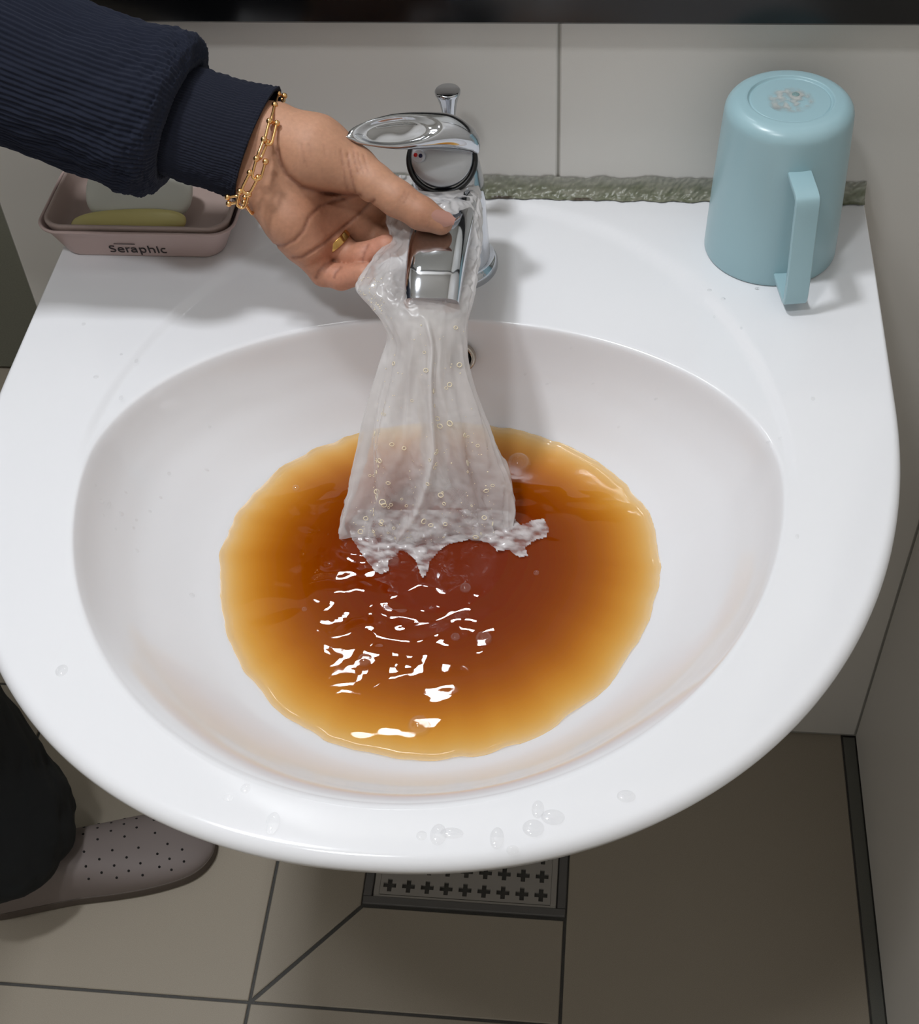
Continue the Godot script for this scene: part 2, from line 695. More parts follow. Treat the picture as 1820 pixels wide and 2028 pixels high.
func basin() -> void:
	var white := mat(Color(0.925, 0.925, 0.935), 0.12)
	white.metallic_specular = 0.5
	var angles := []
	for k in 480:
		angles.append(TAU * k / 480.0)
	# the corners at the wall get a column of their own
	for corner in [Vector2(-0.3, 0.0005), Vector2(0.272, 0.0005)]:
		var best := 0
		var err := 10.0
		for k in 480:
			var a: float = angles[k]
			var d: Vector2 = (rim_at(a) - Vector2(-0.0095, 0.28)).normalized()
			var e := d.distance_to((corner - Vector2(-0.0095, 0.28)).normalized())
			if e < err:
				err = e
				best = k
		var a0: float = angles[best]
		for it in 200:
			for s in [-1.0, 1.0]:
				var a1: float = a0 + s * 0.006 / (1.0 + it * 0.2)
				var e := ((rim_at(a1) - Vector2(-0.0095, 0.28)).normalized()).distance_to((corner - Vector2(-0.0095, 0.28)).normalized())
				if e < err:
					err = e
					a0 = a1
		angles[best] = a0
	var rows := []
	var c := Vector2(-0.0095, 0.28)
	var outs := []
	for a in angles:
		outs.append(outer_at(a))
	# underside, from the middle outwards
	for s in [[0.05, 0.165, 0.0], [0.35, 0.162, 0.0], [0.6, 0.145, 0.0], [0.8, 0.095, 0.0], [0.9, 0.055, 0.0], [0.955, 0.032, 0.0], [0.985, 0.018, 0.0]]:
		var row := PackedVector3Array()
		for k in angles.size():
			var p: Vector2 = c.lerp(outs[k], s[0])
			row.append(Vector3(p.x, DECK - s[1], p.y))
		rows.append(row)
	# outer edge, rounded
	for j in 9:
		var row := PackedVector3Array()
		for k in angles.size():
			var o: Vector2 = outs[k]
			var front := smoothstep(0.05, 0.35, o.y)
			var r := lerpf(0.0015, 0.0075, front)
			var drop := lerpf(0.0015, 0.0075, front)
			var inward: Vector2 = (c - o).normalized()
			var b := PI / 2 * j / 8.0
			var p := o + inward * r * (1.0 - cos(b))
			row.append(Vector3(p.x, DECK - drop * (1.0 - sin(b)) - lerpf(0.0, 0.0012, front), p.y))
		rows.append(row)
	# deck
	for j in range(1, 56):
		var t := j / 56.0
		var row := PackedVector3Array()
		for k in angles.size():
			var a: float = angles[k]
			var o: Vector2 = outs[k]
			var front := smoothstep(0.05, 0.35, o.y)
			var inward: Vector2 = (c - o).normalized()
			var p0 := o + inward * lerpf(0.0015, 0.0075, front)
			var r1 := rim_at(a).lerp(line_at(a), lerpf(-0.16, -0.07, front))
			var p := p0.lerp(r1, t)
			row.append(Vector3(p.x, DECK - sunk(p) - 0.0012 * front * pow(1.0 - t, 2.0), p.y))
		rows.append(row)
	# bowl down to the water line and below
	var qs := []
	for j in 70:
		qs.append(-0.16 + 1.16 * j / 69.0)
	for q in qs:
		var row := PackedVector3Array()
		for a in angles:
			var r0 := rim_at(a)
			var q1: float = lerpf(q, q * 0.07 / 0.16, smoothstep(0.05, 0.35, r0.y)) if q < 0.0 else q
			var p := r0.lerp(line_at(a), q1)
			row.append(Vector3(p.x, DECK - lerpf(smooth_table(PRO, q), smooth_table(SOFT, q), smoothstep(0.36, 0.47, r0.y)) - sunk(p) * (1.0 - smoothstep(-0.1, 0.5, q)), p.y))
		rows.append(row)
	for j in range(1, 30):
		var q := 1.0 - j / 30.0
		var row := PackedVector3Array()
		for a in angles:
			var p := c.lerp(line_at(a), q)
			row.append(Vector3(p.x, DECK - smooth_table(INN, q), p.y))
		rows.append(row)
	var t := thing("washbasin", Vector3(0, 0, 0), "white ceramic wall washbasin with an oval bowl holding brown water", "washbasin")
	part("bowl", skin(rows, true, true, true), white, t)
	# overflow ring on the back of the bowl
	var metal := mat(Color(0.72, 0.69, 0.65), 0.22, 1.0)
	var ov := part("overflow_ring", lathe([[0.0064, -0.002], [0.0070, 0.0014], [0.0086, 0.0026], [0.0099, 0.0014], [0.0104, -0.002]], 40, false, false), metal, t, Vector3(-0.0052, DECK - 0.0285, 0.1510))
	ov.rotation = Vector3(1.15, 0, 0)
	var hole := part("overflow_hole", lathe([[0.0064, -0.004], [0.0064, 0.0002], [0.0005, 0.0003]], 32), mat(Color(0.03, 0.03, 0.03), 0.8), t, ov.position)
	hole.rotation = ov.rotation


func smooth_table(t: Array, x: float) -> float:
	var n := t.size()
	for k in n - 1:
		if x <= t[k + 1][0] or k == n - 2:
			var h: float = t[k + 1][0] - t[k][0]
			var s := clampf((x - t[k][0]) / h, 0.0, 1.0)
			var m := []
			for i in [k, k + 1]:
				var a: Array = t[maxi(i - 1, 0)]
				var b: Array = t[mini(i + 1, n - 1)]
				m.append((b[1] - a[1]) / (b[0] - a[0]) * h)
			var p: float = t[k][1]
			var q: float = t[k + 1][1]
			return p + s * (m[0] + s * (3.0 * (q - p) - 2.0 * m[0] - m[1] + s * (2.0 * (p - q) + m[0] + m[1])))
	return t[-1][1]


func drain() -> void:
	var steel := mat(Color(0.62, 0.60, 0.575), 0.45, 0.25)
	var frame_mat := speckled(mat(Color(0.44, 0.43, 0.42), 0.6), 0.3, 0.7, 1.0, 12.0, 5)
	var t := thing("floor_drain", Vector3(-0.0275, 0.0, 0.127), "square metal floor drain grate with rows of cross-shaped holes", "drain")
	# frame: four bars round the opening
	for e in [[0.0, 0.0995, 0.205, 0.0085], [0.0, -0.0995, 0.205, 0.0085], [-0.0985, 0.0, 0.0085, 0.19], [0.0985, 0.0, 0.0085, 0.19]]:
		part("frame", box(Vector3(e[2], 0.012, e[3]), 0.0008), frame_mat, t, Vector3(e[0], -0.0045, e[1]))
	part("sump", box(Vector3(0.19, 0.002, 0.19), 0.0003), mat(Color(0.02, 0.025, 0.02), 0.9), t, Vector3(0, -0.0105, 0))
	# the plate: nine by nine cells, each a five by five field with a cross left out
	var st := SurfaceTool.new()
	st.begin(Mesh.PRIMITIVE_TRIANGLES)
	st.set_smooth_group(-1)
	var cell := 0.0193
	var pitch_z := 0.0205
	var us := [0.0, 0.16, 0.38, 0.62, 0.84, 1.0]
	for i in 9:
		for j in 9:
			for a in 5:
				for b in 5:
					var hole: bool = (a == 2 and b > 0 and b < 4) or (b == 2 and a > 0 and a < 4)
					var x0: float = (i - 4.5 + us[a]) * cell
					var x1: float = (i - 4.5 + us[a + 1]) * cell
					var z0: float = (j - 4.5 + us[b]) * pitch_z
					var z1: float = (j - 4.5 + us[b + 1]) * pitch_z
					if not hole:
						face(st, [Vector3(x0, 0, z0), Vector3(x1, 0, z0), Vector3(x1, 0, z1), Vector3(x0, 0, z1)], Vector3.UP)
					else:
						for w in [[x0, z0, x1, z0, 0, 1], [x0, z1, x1, z1, 0, -1], [x0, z0, x0, z1, 1, 0], [x1, z0, x1, z1, -1, 0]]:
							var nb_a: int = a - w[4]
							var nb_b: int = b - w[5]
							var open: bool = (nb_a == 2 and nb_b > 0 and nb_b < 4) or (nb_b == 2 and nb_a > 0 and nb_a < 4)
							if not open:
								face(st, [Vector3(w[0], 0, w[1]), Vector3(w[2], 0, w[3]), Vector3(w[2], -0.003, w[3]), Vector3(w[0], -0.003, w[1])], Vector3(w[4], 0, w[5]))
	st.generate_normals()
	part("grate", st.commit(), steel, t, Vector3(0.0, 0.0005, 0.0))
	for e in [[0.0, 0.0938, 0.1855, 0.0028], [0.0, -0.0938, 0.1855, 0.0028], [-0.0899, 0.0, 0.0062, 0.185], [0.0899, 0.0, 0.0062, 0.185]]:
		part("grate_edge", box(Vector3(e[2], 0.003, e[3]), 0.0006), steel, t, Vector3(e[0], -0.0009, e[1]))


# ---------------------------------------------------------------- the brown water
func depth_at(q: float) -> float:
	return smooth_table(INN, q) - 0.08


func liquid() -> void:
	# clear at its thin edge, denser and redder the deeper it is
	var m := mat(Color.WHITE, 0.03)
	m.albedo_texture = flat_texture()
	m.transparency = BaseMaterial3D.TRANSPARENCY_ALPHA
	m.vertex_color_use_as_albedo = true
	m.metallic_specular = 0.5
	var rows := []
	var cols := []
	var amber := Color(1.0, 0.58, 0.075)
	var orange := Color(0.60, 0.165, 0.004)
	var brown := Color(0.150, 0.014, 0.0025)
	var n := 320
	for j in 171:
		var q := 1.006 - j / 170.0 * 1.004
		var row := PackedVector3Array()
		var col := PackedColorArray()
		for k in n:
			var a := TAU * k / n
			var p := Vector2(-0.0095, 0.28).lerp(line_at(a), q)
			p += p.direction_to(Vector2(-0.0095, 0.28)) * (-0.0022 * noise.get_noise_2d(cos(a) * 4.0, sin(a) * 4.0) - 0.0005 * fine.get_noise_2d(cos(a) * 11.0, sin(a) * 14.0)) * q
			row.append(Vector3(p.x, WATER + ripple(p) * smoothstep(1.0, 0.93, q) + 0.0016 * pow(smoothstep(0.965, 1.004, q), 2.0), p.y))
			var d := depth_at(minf(q, 1.0))
			var c := amber.lerp(orange, 1.0 - exp(-d / 0.0075)).lerp(brown, 1.0 - exp(-pow(d / 0.018, 1.7)))
			c.a = 0.42 + 0.58 * (1.0 - exp(-d / 0.0045))
			col.append(c)
		rows.append(row)
		cols.append(col)
	solo("brown_water", skin(rows, true, false, true, cols), m, "murky brown rusty water pooled in the white basin", "water")


func ripple(p: Vector2) -> float:
	var d := p.distance_to(Vector2(-0.015, 0.275))
	var amp := 0.00022 + 0.0007 * exp(-pow(p.distance_to(Vector2(-0.03, 0.33)) / 0.065, 2.0))
	return amp * (noise.get_noise_2d(p.x * 23.0 + 4.0, p.y * 31.0) * 1.4 + 0.12 * fine.get_noise_2d(p.x * 70.0, p.y * 90.0))


func flat_texture() -> ImageTexture:
	var im := Image.create(4, 4, false, Image.FORMAT_RGBA8)
	im.fill(Color.WHITE)
	return ImageTexture.create_from_image(im)


# ---------------------------------------------------------------- faucet
func faucet() -> void:
	var chrome := mat(Color(0.76, 0.77, 0.79), 0.07, 1.0)
	var t := thing("faucet", Vector3(-0.015, DECK, 0.083), "chrome single-lever faucet with its lever swung left", "faucet")
	var o := -t.position
	# body from the deck up to the tilted round mouth
	var mouth := Vector3(-0.0169, 0.7930, 0.0958)
	var face_n := (Vector3(0.09141, 1.29946, 0.84753) - mouth).normalized()
	face_n = (face_n + Vector3(0, 0.05, -0.05)).normalized()
	var rows := []
	var b := Vector3(-0.015, DECK - 0.003, 0.083)
	for p in [[0.0, 0.0305], [0.004, 0.0305], [0.008, 0.0285], [0.0095, 0.0255], [0.03, 0.0248], [0.05, 0.0242], [0.068, 0.024]]:
		rows.append(ring(b + Vector3(0, p[0], p[0] * 0.06), Vector3(p[1], 0, 0), Vector3(0, 0, p[1]), 64))
	for k in range(1, 9):
		var s := k / 8.0
		var n := Vector3.UP.slerp(face_n, s)
		var z := (Vector3.BACK - n * n.dot(Vector3.BACK)).normalized() if s < 0.5 else (Vector3.DOWN - n * n.dot(Vector3.DOWN)).normalized()
		var x := z.cross(n) * -1.0
		if x.x < 0.0:
			x = -x
		var zz := x.cross(n)
		if zz.dot(Vector3(0, -0.6, 1)) < 0.0:
			zz = -zz
		rows.append(ring((b + Vector3(0, 0.068, 0.004)).lerp(mouth - face_n * 0.006, s) + Vector3(0, 0.004 * sin(PI * s), -0.003 * sin(PI * s)), x * lerpf(0.024, 0.0203, s), zz * lerpf(0.024, 0.0203, s), 64))
	part("body", skin(rows, true, true, true), chrome, t, o)
	# spout, a rounded oblong tube towards the bowl
	rows = []
	var sp: Array = smooth_path([Vector3(-0.0145, 0.757, 0.085), Vector3(-0.0140, 0.764, 0.115), Vector3(-0.0138, 0.768, 0.15), Vector3(-0.0140, 0.765, 0.180), Vector3(-0.0143, 0.757, 0.199)], 10)
	for k in sp.size():
		var s := float(k) / (sp.size() - 1)
		var d: Vector3 = (sp[mini(k + 1, sp.size() - 1)] - sp[maxi(k - 1, 0)]).normalized()
		var x := Vector3.RIGHT
		var y := d.cross(x).normalized()
		var hw := lerpf(0.0215, 0.0170, s)
		var hh := lerpf(0.0135, 0.0105, s)
		var row := PackedVector3Array()
		for j in 48:
			var a := TAU * j / 48
			row.append(sp[k] + x * hw * signf(cos(a)) * pow(absf(cos(a)), 0.55) + y * hh * signf(sin(a)) * pow(absf(sin(a)), 0.55))
		rows.append(row)
	part("spout", skin(rows, true, true, true, [], true), chrome, t, o)
	# dark gap ring and the bright disc inside
	var u := face_n.cross(Vector3.UP).normalized()
	var w := u.cross(face_n).normalized()
	part("seal_ring", tube(Array(ring(mouth - face_n * 0.0012 - w * 0.0016, u * 0.0212, w * 0.0203, 64)), 0.0019, 10, true), mat(Color(0.02, 0.02, 0.022), 0.35), t, o)
	rows = []
	for p in [[0.0200, -0.004], [0.0200, 0.001], [0.019, 0.0022], [0.014, 0.0032], [0.007, 0.0037], [0.0005, 0.0038]]:
		rows.append(ring(mouth + face_n * p[1], u * p[0], w * p[0] * 0.94, 56))
	var water_spots := speckled(mat(Color(0.86, 0.87, 0.89), 0.16, 1.0), 0.5, 0.75, 1.0, 30.0, 31)
	water_spots.roughness_texture = noise_tex(0.25, Color(0.4, 0.4, 0.4), Color(1, 1, 1), 61)
	water_spots.roughness = 0.55
	part("cartridge_face", skin(rows, true, false, true, [], true), water_spots, t, o)
	# the lever: a leaf that swells into a hood over the mouth
	var spec := [
		[Vector3(-0.0712, 0.8264, 0.1247), 0.4, 0.0006], [Vector3(-0.0698, 0.8260, 0.1241), 6.0, 0.0014], [Vector3(-0.0654, 0.8259, 0.1221), 17.0, 0.0024], [Vector3(-0.0550, 0.8251, 0.1185), 28.0, 0.0038], [Vector3(-0.0431, 0.8234, 0.1140), 36.0, 0.0052],
		[Vector3(-0.0312, 0.8213, 0.1093), 37.5, 0.0072], [Vector3(-0.0210, 0.8176, 0.1035), 37.0, 0.0100], [Vector3(-0.0122, 0.8138, 0.0990), 36.0, 0.0118], [Vector3(-0.0041, 0.8086, 0.0960), 31.0, 0.0108], [Vector3(0.0020, 0.8033, 0.0950), 22.0, 0.0076], [Vector3(0.0054, 0.7984, 0.0955), 9.0, 0.0034], [Vector3(0.0063, 0.7965, 0.0960), 1.0, 0.0008]]
	var pts := []
	var hs := []
	for e in spec:
		pts.append(e[0])
		hs.append(Vector3(e[1] * 0.000312, e[2], 0))
	pts = smooth_path(pts, 8)
	hs = smooth_path(hs, 8)
	rows = []
	var nrm := Vector3(0.02, 0.80, 0.60).normalized()
	var cup_c := Vector3(-0.0415, 0.8231, 0.1141)
	var along: Vector3 = Vector3(-0.0196, 0.8166, 0.1030) - Vector3(-0.0639, 0.8266, 0.1211)
	for k in pts.size():
		var d: Vector3 = (pts[mini(k + 1, pts.size() - 1)] - pts[maxi(k - 1, 0)]).normalized()
		var n := (nrm - d * d.dot(nrm)).normalized()
		var side := d.cross(n).normalized()
		var row := PackedVector3Array()
		for j in 72:
			var a := TAU * j / 72
			var q: Vector3 = pts[k] + side * hs[k].x * cos(a) + n * hs[k].y * sin(a)
			if sin(a) > 0.0:
				var e := q - cup_c
				var ex := e.dot(along.normalized()) / 0.0262
				var ey := e.dot(along.normalized().cross(n).normalized()) / 0.0088
				q -= n * 0.0042 * (1.0 - smoothstep(0.72, 1.08, sqrt(ex * ex + ey * ey)))
			row.append(q)
		rows.append(row)
	part("lever", skin(rows, true, true, true), chrome, t, o)
	# the red and blue marker
	var mp := Vector3(-0.0309, 0.7981, 0.1020)
	var dot_n := (face_n + Vector3(-0.35, 0.0, 0.1)).normalized()
	var ux := dot_n.cross(Vector3.UP).normalized()
	var wx := ux.cross(dot_n).normalized()
	rows = []
	for p in [[0.0040, -0.002], [0.0040, 0.0006], [0.0036, 0.001], [0.0003, 0.001]]:
		rows.append(ring(mp + dot_n * p[1], ux * p[0], wx * p[0], 28))
	var marker := part("marker", skin(rows, true, false, true, [], true), mat(Color(0.8, 0.8, 0.82), 0.3), t, o)
	for e in [[-1.0, Color(0.75, 0.04, 0.05), "red_dot"], [1.0, Color(0.03, 0.05, 0.25), "blue_dot"]]:
		rows = []
		var side: Vector3 = ux if ux.x > 0 else -ux
		for p in [[0.0013, 0.0009], [0.0013, 0.0013], [0.0002, 0.0014]]:
			rows.append(ring(mp + dot_n * p[1] + side * 0.0017 * e[0] + wx * 0.0004, ux * p[0], wx * p[0], 16))
		part(e[2], skin(rows, true, false, true, [], true), mat(e[1], 0.3), marker)
	# lift rod with a flared knob
	part("lift_rod", lathe([[0.0022, -0.005], [0.0022, 0.072], [0.0046, 0.0745], [0.0044, 0.079], [0.0047, 0.085], [0.0058, 0.0915], [0.0076, 0.0975], [0.0086, 0.0995], [0.0087, 0.1012], [0.0080, 0.1022], [0.0006, 0.1024]], 40), chrome, t, Vector3(-0.0195, DECK, 0.03) + o)


# ---------------------------------------------------------------- mug
func mug() -> void:
	var blue := mat(Color(0.61, 0.735, 0.765), 0.28)
	var t := thing("mug", Vector3(0.2025, DECK, 0.058), "pale blue plastic mug standing upside down on the basin", "mug")
	var prof := [[0.0425, 0.0006], [0.0440, 0.0004], [0.0446, 0.0012], [0.0446, 0.003], [0.0442, 0.02], [0.0432, 0.05], [0.0420, 0.08], [0.0411, 0.1]]
	for k in 9:
		var a := PI / 2 * k / 8.0
		prof.append([0.0408 - 0.0095 * (1.0 - cos(a)), 0.1055 + 0.0095 * sin(a)])
	prof.append_array([[0.0285, 0.1152], [0.0272, 0.1154], [0.0268, 0.1148], [0.0262, 0.1137], [0.0256, 0.1133], [0.0250, 0.1137], [0.0244, 0.1141], [0.015, 0.1139], [0.0006, 0.1138]])
	part("body", lathe(prof, 96, false, true), blue, t)
	part("inside", lathe([[0.0425, 0.0006], [0.0418, 0.02], [0.0392, 0.1], [0.036, 0.108], [0.0006, 0.109]], 64, false, true), blue, t)
	# mould mark and grime in the middle of its base
	var rows := []
	var cols := []
	for i in 14:
		var r := 0.0005 + 0.0155 * i / 13.0
		var row := ring(Vector3(0, 0.11445 - 0.0001 * i / 13.0, 0), Vector3(r, 0, 0), Vector3(0, 0, r), 40)
		var col := PackedColorArray()
		for p in row:
			var g := clampf(0.35 + 0.9 * noise.get_noise_2d(p.x * 120.0, p.z * 120.0), 0.0, 1.0) * (1.0 - smoothstep(0.6, 1.0, i / 13.0))
			var spot := exp(-Vector2(p.x - 0.0035, p.z + 0.006).length_squared() / 0.000012) + 0.6 * exp(-Vector2(p.x + 0.009, p.z - 0.009).length_squared() / 0.000012)
			var c := Color(0.53, 0.55, 0.53).lerp(Color(0.27, 0.29, 0.28), clampf(spot, 0.0, 0.85))
			c.a = clampf(g * 1.1 + spot, 0.0, 0.95)
			col.append(c)
		rows.append(row)
		cols.append(col)
	var gm := mat(Color.WHITE, 0.6)
	gm.albedo_texture = flat_texture()
	gm.transparency = BaseMaterial3D.TRANSPARENCY_ALPHA
	gm.vertex_color_use_as_albedo = true
	part("grime", skin(rows, true, false, false, cols), gm, t)
	part("mould_mark", lathe([[0.0024, 0.0], [0.0024, 0.0005], [0.0018, 0.0009], [0.0008, 0.0007], [0.0003, 0.0012]], 20), mat(Color(0.47, 0.58, 0.58), 0.4), t, Vector3(0.0035, 0.1140, -0.006))
	# handle: a flat strip bent out and back
	var path := []
	for p in smooth_path([Vector3(0, 0.0870, 0.0380), Vector3(0, 0.0862, 0.050), Vector3(0, 0.0850, 0.0615), Vector3(0, 0.0815, 0.0652), Vector3(0, 0.065, 0.0672), Vector3(0, 0.042, 0.0705), Vector3(0, 0.022, 0.0728), Vector3(0, 0.0125, 0.0730), Vector3(0, 0.0095, 0.0700), Vector3(0, 0.0092, 0.060), Vector3(0, 0.0092, 0.0425)], 8):
		path.append(p)
	rows = []
	for k in path.size():
		var d: Vector3 = (path[mini(k + 1, path.size() - 1)] - path[maxi(k - 1, 0)]).normalized()
		var n := Vector3.RIGHT.cross(d).normalized()
		var row := PackedVector3Array()
		var hw := 0.0076
		var ht := 0.0021
		for e in [[1, -0.6], [1, 0.6], [0.9, 1], [-0.9, 1], [-1, 0.6], [-1, -0.6], [-0.9, -1], [0.9, -1]]:
			row.append(path[k] + Vector3.RIGHT * hw * e[0] + n * ht * e[1])
		rows.append(row)
	var h := part("handle", skin(rows, true, true, true), blue, t, Vector3.ZERO)
	h.rotation.y = 0.16


# ---------------------------------------------------------------- soap dish
func soap_dish() -> void:
	var pink := mat(Color(0.735, 0.645, 0.625), 0.4)
	var inner := mat(Color(0.66, 0.585, 0.555), 0.5)
	var t := thing("soap_dish", Vector3(-0.2385, DECK, 0.0505), "pinkish two-layer plastic soap dish at the basin's back corner", "dish")
	t.scale = Vector3(1, 0.84, 1)
	var rows := []
	for p in [[0.0555, 0.032, 0.012, 0.0006], [0.0572, 0.0338, 0.0135, 0.0002], [0.0590, 0.0352, 0.014, 0.003], [0.0670, 0.0395, 0.015, 0.024], [0.0700, 0.0415, 0.016, 0.0285], [0.0712, 0.0425, 0.0165, 0.0295], [0.0715, 0.0427, 0.0165, 0.031], [0.0705, 0.0417, 0.0158, 0.0318], [0.0693, 0.0405, 0.015, 0.0312], [0.0660, 0.0385, 0.014, 0.022], [0.06, 0.035, 0.013, 0.008]]:
		rows.append(round_rect(Vector3(0, p[3], 0), p[0], p[1], p[2]))
	part("outer_tray", skin(rows, true, true, true, [], true), pink, t)
	rows = []
	for p in [[0.061, 0.036, 0.013, 0.014], [0.0655, 0.0385, 0.014, 0.0275], [0.0672, 0.0392, 0.0145, 0.0325], [0.0668, 0.0388, 0.0142, 0.0348], [0.0655, 0.0378, 0.0136, 0.0352], [0.0642, 0.0366, 0.013, 0.0342], [0.0615, 0.0345, 0.0125, 0.024], [0.0590, 0.0330, 0.012, 0.0185], [0.055, 0.0300, 0.011, 0.0168]]:
		rows.append(round_rect(Vector3(0, p[3], 0), p[0], p[1], p[2]))
	part("inner_tray", skin(rows, true, true, true, [], true), inner, t)
	# lettering on the sloping front
	var ink := mat(Color(0.13, 0.105, 0.105), 0.5)
	var tm := TextMesh.new()
	var font := SystemFont.new()
	font.font_names = PackedStringArray(["Droid Sans"])
	tm.font = font
	tm.text = "Seraphic"
	tm.font_size = 32
	tm.pixel_size = 0.00034
	tm.depth = 0.0004
	tm.curve_step = 1.0
	var word := part("lettering", tm, ink, t, Vector3(-0.001, 0.0098, 0.0370))
	word.rotation = Vector3(0.205, 0, 0)
	var bar := part("letter_bar", box(Vector3(0.0155, 0.0005, 0.0005), 0.0001), ink, t, Vector3(-0.009, 0.0168, 0.0386))
	bar.rotation = Vector3(0.205, 0, 0)
	# two bars of soap
	var white_soap := mat(Color(0.80, 0.80, 0.76), 0.45)
	var yellow_soap := mat(Color(0.78, 0.73, 0.46), 0.42)
	var s1 := solo("soap_bar", soap(Vector3(0.0385, 0.0085, 0.0235), 0.03), white_soap, "thick white bar of soap leaning at the back of the dish", "soap", "", Vector3(-0.2415, DECK + 0.0325, 0.0530))
	s1.rotation = Vector3(0.62, 0.03, 0.0)
	var s2 := solo("soap_bar", soap(Vector3(0.0415, 0.0058, 0.0098), -0.06), yellow_soap, "thin worn yellow bar of soap along the front of the dish", "soap", "", Vector3(-0.2455, DECK + 0.0235, 0.0770))
	s2.rotation = Vector3(0.42, 0.07, 0.035)


func soap(h: Vector3, bend: float) -> ArrayMesh:
	var rows := []
	for i in 25:
		var b := -PI / 2 + PI * i / 24.0
		var row := PackedVector3Array()
		for j in 64:
			var a := TAU * j / 64
			var cb := pow(absf(cos(b)), 0.6)
			var p := Vector3(signf(cos(a)) * pow(absf(cos(a)), 0.75) * cb * h.x, signf(sin(b)) * pow(absf(sin(b)), 0.8) * h.y, signf(sin(a)) * pow(absf(sin(a)), 0.75) * cb * h.z)
			p.y += bend * (p.x * p.x) * 6.0
			row.append(p)
		rows.append(row)
	return skin(rows, true, true, true)


# ---------------------------------------------------------------- person
func person() -> void:
	var t := thing("person", Vector3(-0.6, 0, 0.4), "person in a navy sweater and dark trousers reaching in to hold the bag", "person")
	var o := -t.position
	hand(t, o)
	sleeve(t, o)
	legs(t, o)
	torso(t, o)
	shoe()


